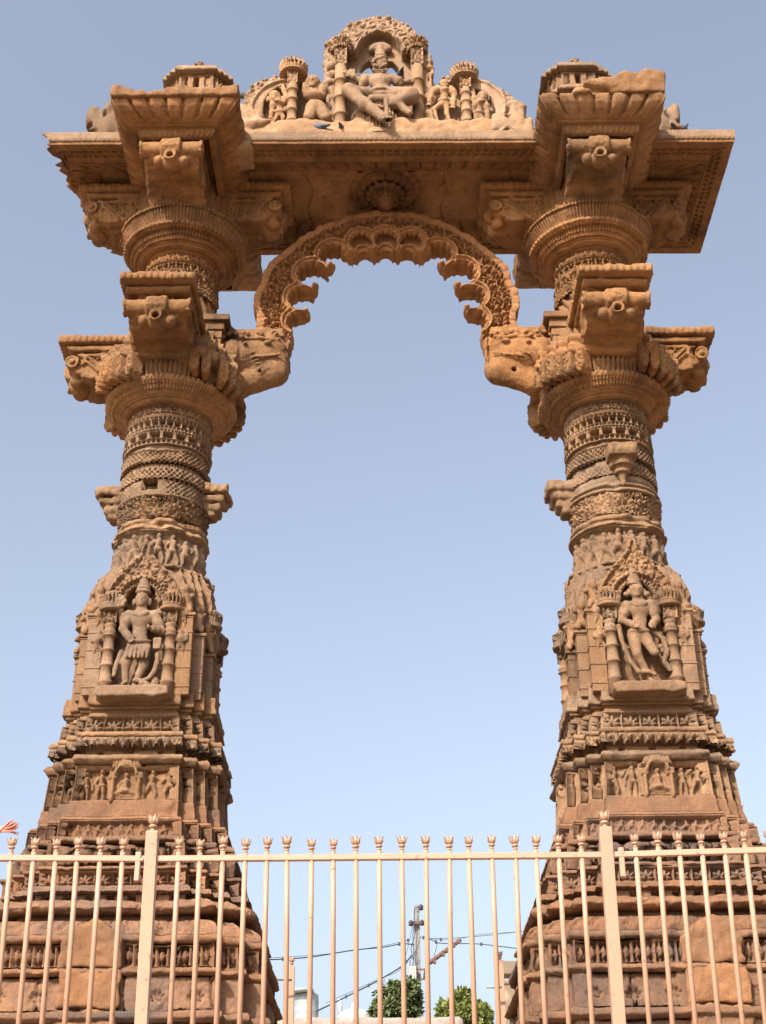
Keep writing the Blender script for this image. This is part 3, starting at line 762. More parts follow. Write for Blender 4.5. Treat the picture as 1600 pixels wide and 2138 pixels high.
    for sx in (-1, 1):                                                   # square piers with bands and the corner shafts
        for dx, dy, wd in ((.375, -.565, .065), (.47, -.45, .055), (.54, -.30, .048)):
            ztop = {.375: 6.60, .47: 6.46, .54: 6.34}[dx]
            bs = [((cx+sx*dx, cy+dy, (5.86+ztop)/2), (wd, wd, (ztop-5.86)/2))]
            for zz in (5.93, 6.10, 6.26, 6.42, 6.56):
                if zz < ztop-.03: bs.append(((cx+sx*dx, cy+dy, zz), (wd+.007, wd+.007, .007)))
            bs.append(((cx+sx*dx, cy+dy, ztop-.015), (wd+.02, wd+.02, .014)))
            boxes('pier', root, bs, M_TAN, .006)
            v = Vol((-.13, -.13, 0), (.13, .13, .34), .011)
            g = np.random.default_rng(int(100+sx*10+dx*50+sd))
            v.cap((0, -.02, .10), (.01*sx, -.03, .19), .055, .045, .01).ell((.012*sx, -.06, .245), (.036, .038, .044), .01)
            for sg in (-1, 1): v.cap((sg*.03, -.03, .1), (sg*(.045+.02*g.random()), -.07, .04), .034, .026, .01).cap((sg*.05, -.03, .2), (sg*.075, -.06, .14+.1*g.random()), .022, .018, .008)
            v.box((0, .01, .15), (wd-.01, wd-.02, .14), .02, .01); v.rough(.010, 14, dx*9); v.rough(.006, 30, dx)
            put_vol('worn_bracket_figure', v, M_TAN, root, (cx+sx*(dx-.02), cy+dy+.0, ztop-.02), .005, dx)
    shaft = [(0, .062), (.13, .060), (.135, .066), (.15, .066), (.155, .052), (.28, .051), (.285, .062), (.30, .062), (.305, .05), (.42, .049), (.425, .06), (.44, .06), (.445, .047), (.55, .046), (.555, .062), (.565, .066), (.58, .05), (.595, .066), (.61, .05), (.64, .044), (.66, .058), (.67, .05)]
    for face in range(4):
        c_, s_ = math.cos(face*math.pi/2), math.sin(face*math.pi/2)
        T = lambda x, y: (cx+x*c_-(y+ins)*s_, cy+x*s_+(y+ins)*c_)
        ins = 0 if face in (0, 2) else .10
        for sx in (-1, 1):
            x, y = T(sx*.255, -.635)
            lathe('colonnette', root, (x, y, 5.82), shaft, M_TAN, 14, .004)
            o = band('capital_block', root, x, y, OUT_SQ, [(6.49, .058), (6.60, .06)], p_scroll(.055, .014), .008 if face == 0 else .014, M_TAN, .003, rin=.05)
            band('basket_finial', root, x, y, 'circle', [(6.60, .07), (6.605, .105), (6.625, .11), (6.635, .09), (6.68, .105), (6.735, .112), (6.75, .09), (6.79, .05)], p_holes(.042, .028, .42, .82, .5), .008 if face == 0 else .014, M_TAN, .003, rin=.06)
        # toran hood over the niche
        v = Vol((-.36, -.12, -.02), (.36, .10, .66), .0105 if face == 0 else (.015 if face != 2 else .03))
        oute = [(-.34, 0), (-.33, .12), (-.27, .23), (-.20, .33), (-.11, .43), (-.06, .50), (-.04, .60), (.04, .60), (.06, .50), (.11, .43), (.20, .33), (.27, .23), (.33, .12), (.34, 0)]
        sc = p_scroll(.062, .045); lt = sc
        def hr(A, Z, d2):
            r = np.sqrt(A**2+(np.maximum(Z-.0, 0)*.85)**2); an = np.arctan2(Z, A)
            leaf = .6*sc(A, Z+2, 1, 1)-.012*(np.cos(an*26) > .3)
            h = np.where(r > .232, leaf, -.03+.022*(np.cos(an*38) > .1))
            return h+.05*ss(np.abs(r-.158)-.016, .008)*(1+0*h)+.045*ss(np.abs(r-.222)-.012, .008)+.03*ss(np.abs(d2+.02)-.014, .01)
        v.poly(oute, -.06, .08, rel=hr)
        ino = [(-.135, -.1), (-.135, .06), (-.10, .14), (-.05, .20), (0, .235), (.05, .20), (.10, .14), (.135, .06), (.135, -.1)]
        v.poly(ino, -.5, .5, sub=True)
        v.rough(.008, 15, face+sd)
        o = put_vol('toran_hood', v, M_TAN, root, (*T(0, -.60 if face == 0 else -.55), 6.66), .004, face*3+sd, rz=face*math.pi/2, scale=1. if face == 0 else .86)
        if face == 0: continue
        if face == 2: continue
        # side niches: worn figures
        v = Vol((-.28, -.2, 0), (.28, .12, 1.05), .015)
        J = dict(head=(.0, .82), hr=.07, neck=(0, .75), chest=(0, .64), hip=(.02, .42), sl=(-.11, .68), sr=(.11, .68), el=(-.18, .55), hl=(-.12, .42), er=(.19, .56), hr_=(.16, .42), kl=(-.06, .24), al=(-.07, .06), fl=(-.1, .03, -.06), kr=(.08, .25), ar=(.05, .06), fr=(.05, .03, -.06))
        statue(v, J); crown(v, 0, 0, .88, .12, .065, .03)
        v.box((0, .04, .02), (.24, .12, .03), .02, .01); v.rough(.02, 8, face+sd)
        put_vol('worn_side_statue', v, M_TAN, root, (*T(0, -.59), 5.88), .006, face, rz=face*math.pi/2)
        lathe('corner_shaft', root, (*T(.44, -.44), 5.80), [(z*1.25, r*1.1) for z, r in shaft], M_TAN, 12, .006)
        lathe('corner_shaft', root, (*T(-.44, -.44), 5.80), [(z*1.25, r*1.1) for z, r in shaft], M_TAN, 12, .006)
    # ---- the front statue
    v = Vol((-.36, -.2, -.1), (.36, .14, 1.06), .0068)
    if L:
        q = lambda x, z, y=0.: ((x-690)*.00117, (1220-z)*.0014, y)
        J = dict(head=q(688, 640), hr=.064, neck=q(690, 700), chest=q(695, 770), hip=q(695, 930), sl=q(610, 735), sr=q(785, 735),
                 el=q(585, 835, -.03), hl=q(625, 885, -.05), er=q(835, 850, -.02), hr_=q(800, 850, -.07), el2=q(560, 760, .03), hl2=q(545, 690, -.02), er2=q(845, 700, .04), hr2=q(815, 640, .02),
                 kl=q(625, 1050, -.05), al=q(630, 1165, -.02), fl=q(620, 1190, -.07), kr=q(735, 1060, -.02), ar=q(690, 1180, -.01), fr=q(680, 1210, -.06))
        statue(v, J, rad=.84)
        crown(v, *[q(692, 590)[i] for i in (0,)], 0, q(0, 600)[1], .16, .062, .028)
        for i in range(6):                                             # pleats of the short cloth
            x, z, _ = q(640+i*26, 960); v.cap((x, -.085, z), (x-.012, -.095, z-.10), .018, .012, .006)
        v.box((q(820, 0)[0], -.06, q(0, 940)[1]), (.032, .03, .05), .006, .004)          # held casket
        v.ell((q(545, 0)[0], -.03, q(0, 660)[1]), (.055, .04, .055), .01)               # lotus in the raised hand
        for i in range(8): a = i*.785; v.ell((q(545, 0)[0]+math.cos(a)*.045, -.05, q(0, 660)[1]+math.sin(a)*.045), (.02, .02, .02), .004)
        gar = [q(825, 1000), q(825, 1060), q(810, 1110), q(780, 1150), q(740, 1165), q(690, 1160)]
        g2 = [q(590, 980), q(575, 1040), q(560, 1090), q(555, 1130)]
        v.ell((q(760, 0)[0], -.05, q(0, 1195)[1]), (.05, .05, .035), .01); v.ell((q(740, 0)[0], -.09, q(0, 1190)[1]), (.022, .025, .022), .01)
        v.ell((q(815, 0)[0], -.02, q(0, 1170)[1]), (.035, .03, .06), .01)
        ped = (.27, .045)
    else:
        q = lambda x, z, y=0.: ((x-810)*.00117, (1235-z)*.0014, y)
        J = dict(head=q(805, 622), hr=.066, neck=q(810, 680), chest=q(820, 745), hip=q(790, 905), sl=q(730, 715), sr=q(895, 710),
                 el=q(690, 815, -.01), hl=q(740, 850, -.05), er=q(915, 815, -.01), hr_=q(885, 850, -.05), el2=q(655, 770, .03), hl2=q(670, 690, -.03), er2=q(935, 750, .02), hr2=q(950, 670, -.02),
                 kl=q(760, 1040, -.05), al=q(830, 1180, -.01), fl=q(845, 1205, -.05), kr=q(875, 1030, -.05))
        statue(v, J, rad=.84)
        crown(v, q(795, 0)[0], 0, q(0, 590)[1], .15, .062, .03, 6)
        for i in range(5): a = i/4; v.ell((q(785+a*30, 0)[0], -.0, q(0, 470)[1]+.01*i), (.016, .03, .03), .004)
        for sg in (-1, 1): v.ell((q(805+sg*68, 0)[0], -.02, q(0, 650)[1]), (.026, .03, .026), .004)
        gar = [q(660, 860, .01), q(665, 930), q(685, 1010), q(715, 1090), q(760, 1150), q(830, 1150), q(860, 1165)]
        g2 = [q(900, 900, .03), q(945, 940, .03), q(960, 1010, .03), q(935, 1080, .03), q(965, 1130, .03)]
        for i in range(9): x, z, _ = q(930+18*(i % 3), 900+i*26); v.ell((x, .02, z), (.03, .035, .025), .01)
        ped = (.27, .04)
    for G in (gar, g2):
        for a, b in zip(G[:-1], G[1:]): v.cap((a[0], -.05+a[2], a[1]), (b[0], -.05+b[2], b[1]), .02, .018, .006)
    v.poly([(-.27, -.06), (-.25, -.085), (.10, -.075), (.16, -.09), (.27, -.06), (.265, .0), (.2, .015), (-.22, .01), (-.275, -.01)], -.15, .15, k=.012, rnd=.015); v.rough(.004, 26, sd)
    put_vol('deity_statue', v, M_TAN, root, (cx, cy-.655, 5.87), .002, sd, scale=np.array((1.10, 1.0, 1.03)))
    # small attendants carved beside the columns
    for sx in (-1, 1):
        for z0 in (6.22, 6.46):
            v = Vol((-.09, -.09, 0), (.09, .07, .24), .008)
            J = dict(head=(0, .195), hr=.028, noface=1, neck=(0, .165), chest=(.0, .145), hip=(.01*sx, .095), sl=(-.03, .155), sr=(.03, .155), el=(-.05, .12), er=(.05, .13), hr_=(.05, .17), kl=(-.02, .05), al=(-.03, .01), kr=(.03, .05), ar=(.03, .01))
            statue(v, J, rad=.45); put_vol('attendant_figure', v, M_TAN, root, (cx+sx*.345, cy-.63, z0), .003, z0+sx)
    # ---- shoulder, figure drum, rings
    B('shoulder', OUT_A, [(6.55, .58), (6.80, .56), (6.95, .525), (7.03, .49), (7.10, .46), (7.15, .42)], None, M_TAN, ero=.022, res=.014)
    B('sloping_ledge', OUT_OCT, [(7.04, .475), (7.055, .50), (7.085, .49), (7.10, .46)], None, M_TAN, ero=.012)
    B('sloping_ledge', OUT_OCT, [(7.10, .47), (7.115, .50), (7.14, .49), (7.155, .46)], None, M_TAN, ero=.012)
    B('figure_drum', 'circle', [(7.15, .475), (7.30, .445), (7.53, .425)], p_figs(.15, .055, 21+int(sd), bulk=1.1, tall=.92), M_TAN, res=.008, rin=.1, K=1.25)
    B('ring_moulding', 'circle', [(7.53, .42), (7.54, .445), (7.565, .44), (7.58, .42), (7.59, .41), (7.61, .432), (7.64, .428), (7.65, .40)], p_beads(.03, .004, .2), M_GREY, ero=.014 if L else .008)
    B('leaf_collar', 'circle', [(7.65, .40), (7.68, .415), (7.74, .42), (7.86, .44), (7.875, .43)], p_scroll(.055, .026), M_GREY, res=.009, ero=.012 if L else .006)
    def hole(f):
        def g(s, t, H, L_):
            h = f(s, t, H, L_)
            if L: h = np.where((np.abs(s+.075) < .072) & (np.abs(t-.115) < .068), -.15, np.where((np.abs(s+.09) < .17) & (np.abs(t-.11) < .12), h*.1, h))
            return h
        return g
    B('ring_moulding', 'circle', [(7.875, .42), (7.885, .445), (7.905, .44), (7.915, .41), (7.93, .405), (7.945, .435), (7.96, .43)] if not L else [(7.875, .42), (7.89, .43), (7.90, .42)], None, M_GREY, ero=.008)
    if L: B('shaft_drum', 'circle', [(7.90, .40), (8.06, .40)], hole(p_sum(p_lattice(.05, .012))), M_GREY, res=.008, ero=.014, rin=.2)
    else: B('shaft_drum', 'circle', [(7.96, .40), (8.06, .40)], p_holes(.028, .012, .1, .5, .6), M_GREY, res=.0085)
    B('ring_moulding', 'circle', [(8.06, .405), (8.07, .425), (8.17, .42), (8.18, .40)], p_lattice(.052, .024), M_GREY, res=.0085, ero=.011 if L else .006)
    B('groove', 'circle', [(8.18, .385), (8.235, .385)], p_flute(.03, .008), M_GREY, ero=.008)
    B('ring_moulding', 'circle', [(8.235, .40), (8.25, .425), (8.265, .42), (8.36, .415), (8.375, .425), (8.385, .40)], p_lattice(.05, .026), M_GREY, res=.0085, ero=.010 if L else .006)
    B('groove', 'circle', [(8.385, .385), (8.44, .385)], None, M_GREY)
    B('pierced_drum', 'circle', [(8.44, .415), (8.75, .41)], p_pierced(), M_GREY, res=.0075, rin=.06, ero=.003)
    B('lotus_band', 'circle', [(8.75, .415), (8.90, .405)], p_lotus(.034, .72), M_GREY, res=.008, ero=.003)
    # ---- stub brackets half way up the shaft
    sv = Vol((.25, -.16, -.36), (.70, .16, .02), .011)
    sv.box((.45, 0, -.05), (.165, .15, .05), .01).box((.44, 0, -.14), (.145, .125, .045), .03, .006).box((.43, 0, -.22), (.115, .10, .045), .03, .006).box((.42, 0, -.29), (.085, .085, .035), .035, .006).cyl((.2, 0, -.2), (.45, 0, -.2), .1, k=.02)
    for i in range(4): sv.ell((.615, -.11+i*.073, -.07), (.012, .03, .03), .004)
    for i in range(4):
        for sg in (-1, 1): sv.ell((.36+i*.07, sg*.15, -.07), (.03, .012, .03), .004)
    sv.rough(.016, 8, sd); sv.rough(.010, 22, sd)
    dirs = ((0, 8.16), (math.pi, 8.14)) if L else ((math.pi, 8.16),)
    for a, z in dirs: put_vol('stub_bracket', sv, M_GREY, root, (cx, cy, z), .007, a+sd, rz=a)
    if not L:
        fv = Vol((.3, -.15, -.36), (.60, .15, .02), .010)
        fv.box((.44, 0, -.06), (.14, .135, .06), .008).cyl((.42, 0, -.19), (.42, 0, -.11), .115, k=.01).cyl((.42, 0, -.25), (.42, 0, -.17), .075, k=.015).cap((.42, 0, -.26), (.42, 0, -.35), .045, .02, .015)
        for i in range(4): fv.ell((.58, -.10+i*.066, -.07), (.012, .028, .03), .004)
        fv.rough(.008, 14, sd); put_vol('stub_bracket', fv, M_GREY, root, (cx+.03, cy, 8.30), .004, sd, rz=-math.pi/2)
    # ---- lower capital
    B('bell_ring', 'circle', [(8.885, .42), (8.90, .455), (8.915, .46), (8.92, .50), (8.945, .52), (8.95, .56), (8.985, .585), (8.99, .60), (9.03, .625), (9.055, .62), (9.06, .60)], bellf(.034, .016), M_WARM, res=.0085, rin=.02)
    B('fluted_collar', 'circle', [(9.06, .58), (9.12, .60), (9.20, .625), (9.24, .62)], p_flute(.048, .02), M_WARM, rin=.2)
    for q in range(4):                                                 # carved hanging leaves stepped round the four corners
        for i, (x, y) in enumerate(((.30, -.64), (.40, -.60), (.49, -.54), (.55, -.47), (.61, -.39), (.65, -.29))):
            c_, s_ = math.cos(q*math.pi/2), math.sin(q*math.pi/2); X, Y = cx+x*c_-y*s_, cy+x*s_+y*c_
            def leaf():
                v = Vol((-.06, -.10, -.29), (.06, .12, .02), .0085); sc = p_scroll(.05, .022)
                v.poly([(-.045, 0), (-.045, -.2), (-.02, -.26), (.02, -.26), (.045, -.2), (.045, 0)], -.055, .12, rel=lambda A, Z, d2: sc(A+.025+.31*i, Z+1, 1, 1), rnd=0.)
                return v
            if L and q == 0 and i in (2,): continue
            put_shared('hanging_leaf', ('leaf', i % 3), leaf, M_WARM, root, (X, Y, 9.34-.012*i), q*math.pi/2+(i*.15), .005, i)
    B('abacus', OUT_A, [(9.24, .64), (9.26, .675), (9.33, .68), (9.35, .66), (9.36, .64), (9.39, .63), (9.42, .65), (9.45, .655), (9.46, .62)], None, M_WARM, ero=.008)
    B('capital_core', OUT_A, [(9.46, .54), (9.55, .54), (9.552, .51), (9.63, .51), (9.632, .48), (9.75, .48)], None, M_WARM, res=.016)
    zt = 9.76 if L else 9.80
    bk = ('scroll', side); bv = lambda: bracket_vol(sd, 1.10, h=.0115)
    fk = ('front', side); fvv = lambda: bracket_vol(sd+3, 1.27, .34, h=.0115, rr=.078)
    rk = 'rear'; rvv = lambda: bracket_vol(5., 1.10, h=.02)
    put_bracket('scroll_bracket', root, cx, cy, zt, math.pi if L else 0, bk, bv, M_WARM)
    put_bracket('front_roller_bracket', root, cx, cy, zt, -math.pi/2, fk, fvv, M_WARM)
    put_bracket('rear_roller_bracket', root, cx, cy, zt, math.pi/2, rk, rvv, M_WARM)
    mk = makara_vol(sd)
    put_vol('elephant_head_bracket', mk, M_WARM, root, (cx, cy, 9.89), .006, sd+4, rz=0 if L else math.pi, scale=np.array((1., .86, .90)))
    boxes('bracket_ledge', root, [((cx+(.42 if L else -.42), cy-.02, 9.93), (.14, .34, .035)), ((cx+(.38 if L else -.38), cy-.02, 9.85), (.13, .30, .045)), ((cx+(.36 if L else -.36), cy-.02, 9.76), (.13, .28, .045))], M_WARM, .008)
    # ---- upper column
    B('twisted_drum', 'circle', [(9.75, .385), (10.24, .375)], p_flute(.12, .03, .75), M_WARM, res=.01)
    B('lattice_ring', 'circle', [(10.24, .385), (10.25, .40), (10.40, .395), (10.41, .385)], p_scroll(.06, .024), M_WARM, res=.0085)
    B('pierced_drum', 'circle', [(10.41, .385), (10.62, .38)], p_pierced(), M_WARM, res=.008, rin=.06)
    B('lotus_band', 'circle', [(10.62, .39), (10.76, .38)], p_lotus(.032, .75), M_WARM, res=.008)
    # ---- upper capital
    B('bell_ring', 'circle', [(10.76, .40), (10.775, .44), (10.79, .445), (10.80, .48), (10.83, .50), (10.84, .53), (10.88, .545), (10.885, .57), (10.93, .60), (10.95, .605)], bellf(.036, .018), M_WARM, res=.009, rin=.02)
    B('fluted_collar', 'circle', [(10.95, .585), (10.99, .60), (11.06, .645), (11.08, .65), (11.085, .675), (11.12, .675), (11.13, .64)], p_flute(.036, .014), M_WARM, res=.009, rin=.2)
    B('capital_core', OUT_A, [(11.10, .52), (11.18, .52), (11.182, .49), (11.26, .49), (11.262, .46), (11.85, .46)], None, M_WARM, res=.016)
    zt = 11.72 if L else 11.70
    for a in (0, math.pi): put_bracket('scroll_bracket', root, cx, cy, zt, a, bk, bv, M_WARM)
    put_bracket('rear_roller_bracket', root, cx, cy, zt, math.pi/2, rk, rvv, M_WARM)
    put_bracket('front_roller_bracket', root, cx, cy, zt-.01, -math.pi/2, fk, fvv, M_WARM)
    return root
LEFT_PILLAR = pillar('left'); RIGHT_PILLAR = pillar('right')
# ------------------------------------------------------------------ the lintel slab with its eaves
LX, LZ = .055, 11.70
LIN = thing('lintel', (LX, AY, LZ), 'long carved sandstone lintel slab spanning the two pillars, chipped at its left end', 'lintel'); LIN['kind'] = 'thing'
LIN.rotation_euler = (0, R(.35), 0)
def rect_band(name, prof, rel=None, mat=M_WARM, res=.012, ero=.005, hx=3.53, hy=.87, LX=LX, AY=AY, LZ=LZ, parent=LIN, bite=True):
    """offset sweep round a rectangle: profile [(offset, z)...] from the outer lip inwards underneath"""
    pr = []; T = []; acc = 0; res *= 1.12
    for i in range(len(prof)-1):
        (o0, z0), (o1, z1) = prof[i], prof[i+1]; l = math.hypot(o1-o0, z1-z0); n = max(1, math.ceil(l/res))
        for j in range(n): pr.append((o0+(o1-o0)*j/n, z0+(z1-z0)*j/n)); T.append(acc+l*j/n)
        acc += l
    pr.append(prof[-1]); T.append(acc); pr = np.array(pr); T = np.array(T)
    Vs, Fs, base = [], [], 0
    cor = [(-1, -1), (1, -1), (1, 1), (-1, 1)]
    for q in range(4):
        a, b = cor[q], cor[(q+1) % 4]; L = 2*(hx if a[1] == b[1] else hy); k = math.ceil(L/res/(2 if q == 2 else 1)); u = np.linspace(0, 1, k+1)[:, None]
        X = LX+(a[0]+(b[0]-a[0])*u)*(hx+pr[None, :, 0]); Y = AY+(a[1]+(b[1]-a[1])*u)*(hy+pr[None, :, 0]); Z = np.broadcast_to(LZ+pr[None, :, 1], X.shape)
        G = np.stack([X, Y, Z], -1)
        if rel is not None:
            s = (u-.5)*L; h = rel(s, T[None, :], acc, L)*np.clip((L/2-np.abs(s))/.03, 0, 1)
            du = np.gradient(G, axis=0); dv = np.gradient(G, axis=1); N = np.cross(du, dv); N /= np.linalg.norm(N, axis=-1, keepdims=True)+1e-9
            G = G+N*h[..., None]
        n, m = G.shape[:2]; i, j = np.meshgrid(np.arange(n-1), np.arange(m-1), indexing='ij'); v = base+i*m+j
        Vs.append(G.reshape(-1, 3)); Fs.append(np.stack([v, v+m, v+m+1, v+1], -1).reshape(-1, 4)); base += n*m
    V = np.concatenate(Vs)
    # broken left end: the stone is missing in bites
    m = (V[:, 0] < LX-hx+.75) & bite
    e = .05+.34*np.clip((V[m][:, 1]-(AY-hy))/(2*hy), 0, 1)+.09*vn(V[m], 4.5, 5)+.08*vn(V[m], 13, 2); w = np.clip((LX-hx+.75-V[m][:, 0])/.75, 0, 1)
    V[m, 0] += np.maximum(e, 0)*w**1.4*1.25
    return add(name, erode(V, ero, 9), np.concatenate(Fs)[:, ::1], mat, parent)
# (offset, z) run bottom to top so that the carved side looks outward and downward
rect_band('fretted_eave', [(-.23, -.035), (-.225, 0), (-.03, 0), (0, .0), (0, .035)], lambda s, t, H, L: -.045*ss(np.maximum(np.abs((fr(s/.085)-.5)*.085)-.024, np.abs(np.abs(t-.115)-.028)-.016), .012)+.006*ss(np.abs(t-.04)-.006, .008), res=.011)
rect_band('lip', [(-.02, .035), (.012, .036), (.02, .06), (.02, .15), (.0, .165), (-.25, .17)], lambda s, t, H, L: -.014*ss(np.abs((fr(s/.05)-.5)*.05)-.006, .01)*ss(t-.055, .015), M_GREY, res=.015)
rect_band('ribbed_cove', [(-.50, .09), (-.47, .075), (-.36, .035), (-.255, -.02), (-.235, -.035)], lambda s, t, H, L: -.05*ss(np.abs((fr((s+.15*t)/.17)-.5)*.17)-.010, .014)*ss(np.abs(t-H*.5)-H*.36, .02), res=.013)
X0, X1, Y0, Y1 = LX-3.03, LX+3.03, AY-.375, AY+.375
n, m = 400, 52
gx, gy = np.meshgrid(np.linspace(X0, X1, n), np.linspace(Y1, Y0, m), indexing='ij')
gr = np.hypot(gx-LX, gy-AY+.08); gz = LZ+.09+.03*ss(np.abs((fr((gx+.4+.03*np.sin(gy*11))/.72)-.5)*.72)-.008, .014)-.022*ss(np.abs(gr-.40)-.02, .012)+.02*ss(np.abs(gr-.36)-.012, .01)*(np.cos(np.arctan2(gy-AY+.08, gx-LX)*22) > 0)
i, j = np.meshgrid(np.arange(n-1), np.arange(m-1), indexing='ij'); v = i*m+j
add('soffit_panel', erode(np.stack([gx, gy, gz], -1).reshape(-1, 3), .006, 4), np.stack([v, v+m, v+m+1, v+1], -1).reshape(-1, 4), M_WARM, LIN)
tv = boxes('slab_top', LIN, [((LX+.05, AY, LZ+.165), (3.3, .66, .006))], M_GREY)
# lotus boss hanging from the soffit
lb = []
bz = np.linspace(0, 1, 16)
v = Vol((-.34, -.34, -.30), (.34, .34, .06), .0105)
v.cyl((0, 0, -.02), (0, 0, .06), .31)
for ring, (nr, rr, zz, pw) in enumerate(((18, .25, -.035, .05), (14, .17, -.075, .045))):
    for i in range(nr): a = 2*math.pi*i/nr+ring*.2; v.ell((math.cos(a)*rr, math.sin(a)*rr, zz), (pw, pw, .03), .006)
v.cyl((0, 0, -.15), (0, 0, 0), .13, k=.01).cyl((0, 0, -.19), (0, 0, -.15), .10, k=.01).ell((0, 0, -.2), (.075, .075, .06), .01)
for i in range(12): a = i*math.pi/6; v.ell((math.cos(a)*.12, math.sin(a)*.12, -.12), (.026, .026, .06), .004)
put_vol('lotus_boss', v, M_WARM, LIN, (LX, AY-.08, LZ+.09), .004)

# ------------------------------------------------------------------ broken cap stones in front of and behind each pillar top
def capstone(cx, name, label, seed, bites, th_=0.):
    root = thing(name, (cx, AY, 11.6), label, 'cap stone', 'cap stones over the pillar brackets')
    root.rotation_euler = (0, R(.0), 0)
    def vol(dep, sd_, chip, h=.0135):
        v = Vol((-.72, -dep-.08, .10), (.72, .0, .50), h)
        def lay(hx, y, z0, z1, rd=.012, k=.004): v.box((0, (-y+.1)/2-.0, (z0+z1)/2), (hx, (y+.1)/2, (z1-z0)/2), rd, k)
        lay(.625, dep, .155, .33+th_, .015)
        for b in chip: v.ell(b[:3], b[3:6], .06, True, tilt=b[6] if len(b) > 6 else 0)
        sl, X, Y, Z = v.win((-.72, -dep-.1, .16), (.72, 0, .5), 0)
        G = np.stack(np.broadcast_arrays(X, Y, Z), -1); tp = .27+th_*np.clip(.5+X*1.2, 0, 1)+.055*vn(G*np.array((1, 1, .3)), 3.3, sd_)+.05*vn(G*np.array((1, 1, .3)), 9, sd_)
        v.D[sl] = np.maximum(v.D[sl], (Z-tp).astype(np.float32)); v.rough(.020, 5, sd_); v.rough(.012, 16, sd_+3)
        return v
    v = vol(1.50, seed, bites); put_vol('eave_slab', v, M_WARM, root, (cx, AY, 11.60), .008, seed)
    v = vol(1.55, seed+9, (), .022); put_vol('rear_eave_slab', v, M_WARM, root, (cx, AY, 11.60), .008, seed+3, rz=math.pi)
    for sg, dep in ((1, 1.50), (-1, 1.55)):
        y0 = AY-sg*(dep-.24)/2; hy = (dep-.24)/2
        grv = lambda s, t, H, L: -.045*ss(np.abs((fr((s+.0)/.118)-.5)*.118)-.008, .014)*ss(np.abs(t-H*.52)-H*.36, .03)
        k = dict(LX=cx, AY=y0, LZ=11.60, parent=root, bite=False, mat=M_WARM)
        rect_band('dentil_slab', [(-.10, -.11), (-.06, -.10), (-.045, -.075), (-.04, -.02), (.0, -.015), (.015, 0)], lambda s, t, H, L: -.014*ss(np.abs((fr(s/.06)-.5)*.06)-.009, .01)*ss(np.abs(t-.07)-.035, .01), hx=.42, hy=hy, res=.0125 if sg > 0 else .024, **k)
        rect_band('ribbed_cove', [(-.03, .0), (.02, .005), (.075, .02), (.13, .05), (.175, .09), (.20, .135), (.205, .165), (-.05, .17)], grv, hx=.42, hy=hy, res=.0125 if sg > 0 else .024, **k)
    # tiers of the little roof on top
    rb = lambda nm, out, prof, rel=None, **kw: band(nm, root, cx, AY-.05, out, prof, rel, mat=kw.pop('mat', M_TAN), seed=seed, **kw)
    rb('roof_block', OUT_A, [(11.850, 0.434), (12.250, 0.420), (12.870, 0.350)], None, res=.02, ero=.02)
    rb('eave_tier', OUT_A, [(12.870, 0.406), (12.890, 0.420), (12.970, 0.350), (13.010, 0.329)], None, ero=.012)
    rb('pavilion', OUT_A, [(13.010, 0.322), (13.230, 0.315)], p_holes(.14, .06, .15, .85, 0.385), ero=.012, res=.01, rin=.2)
    rb('eave_tier', OUT_A, [(13.230, 0.371), (13.245, 0.392), (13.330, 0.350), (13.340, 0.322)], None, mat=M_GREY, ero=.007)
    rb('roof_block', OUT_A, [(13.340, 0.280), (13.390, 0.252), (13.410, 0.210)], None, ero=.008)
    v = Vol((-.2, -.1, -.02), (.2, .1, .2), .01); sc = p_scroll(.06, .03)
    v.poly([(-.18, 0), (-.10, .06), (-.05, .13), (0, .16), (.05, .13), (.10, .06), (.18, 0)], -.06, .06, rel=lambda A, Z, d2: sc(A, Z+1, 1, 1))
    put_vol('leaf_crest', v, M_TAN, root, (cx, AY-.22, 13.38), .006, seed)
    return root
capstone(AXL+.05, 'cap_stone', 'left cap stone with ribbed underside, ragged top edge and a small tiered roof', 2.,
         [(-.62, -1.3, .42, .25, .5, .09), (.0, -1.5, .45, .4, .12, .06), (.60, -1.5, .42, .14, .2, .09)])
capstone(AXR+.02, 'cap_stone', 'right cap stone with a broken overhanging slab and its left front corner knocked off', 31.,
         [(-.58, -1.5, .22, .42, .40, .20, .5), (-.66, -1.0, .30, .16, .7, .22), (-.05, -1.56, .20, .25, .16, .06, -.4)], .12)

# worn monster heads on the outer ends of the slab
def head_vol(seed, f):
    v = Vol((-.5, -.35, -.05), (.5, .35, .6), .014)
    v.ell((0, 0, .22), (.30, .24, .24), .03).cap((f*.1, -.02, .2), (f*.34, -.03, .28), .2, .15, .06).ell((f*.40, -.04, .36), (.10, .13, .09), .04)
    v.cap((-f*.1, 0, .1), (-f*.4, 0, .06), .2, .12, .06).ell((f*.12, -.2, .36), (.07, .06, .06), .02).ell((f*.02, -.14, .47), (.06, .07, .09), .03)
    v.cap((f*.30, -.16, .2), (f*.44, -.14, .18), .03, .03, .02).box((0, 0, .0), (.42, .25, .06), .03, .03)
    v.ell((f*.46, 0, .22), (.10, .3, .04), .03, True); v.ell((f*.2, -.235, .30), (.03, .03, .03), .004)
    for i in range(6): a = i*.5; v.cap((-f*.06-.05*f*math.cos(a), -.20, .22+.13*math.sin(a)), (-f*.12-.08*f*math.cos(a), -.19, .22+.16*math.sin(a)), .02, .015, .01)
    v.rough(.02, 7, seed); return v
for sx, cx, lab in ((-1, -2.74, 'worn stone monster head on the left end of the lintel'), (1, 2.86, 'weathered stone monster head on the right end of the lintel')):
    o = put_vol('monster_head', head_vol(sx*3., sx), M_TAN, None, (cx, AY-.50, 11.90), .008, sx, scale=np.array((.72, .9, 1.45)) if sx < 0 else np.array((.62, .9, 1.3)))
    tag(o, lab, 'carved head', 'monster heads on the lintel')

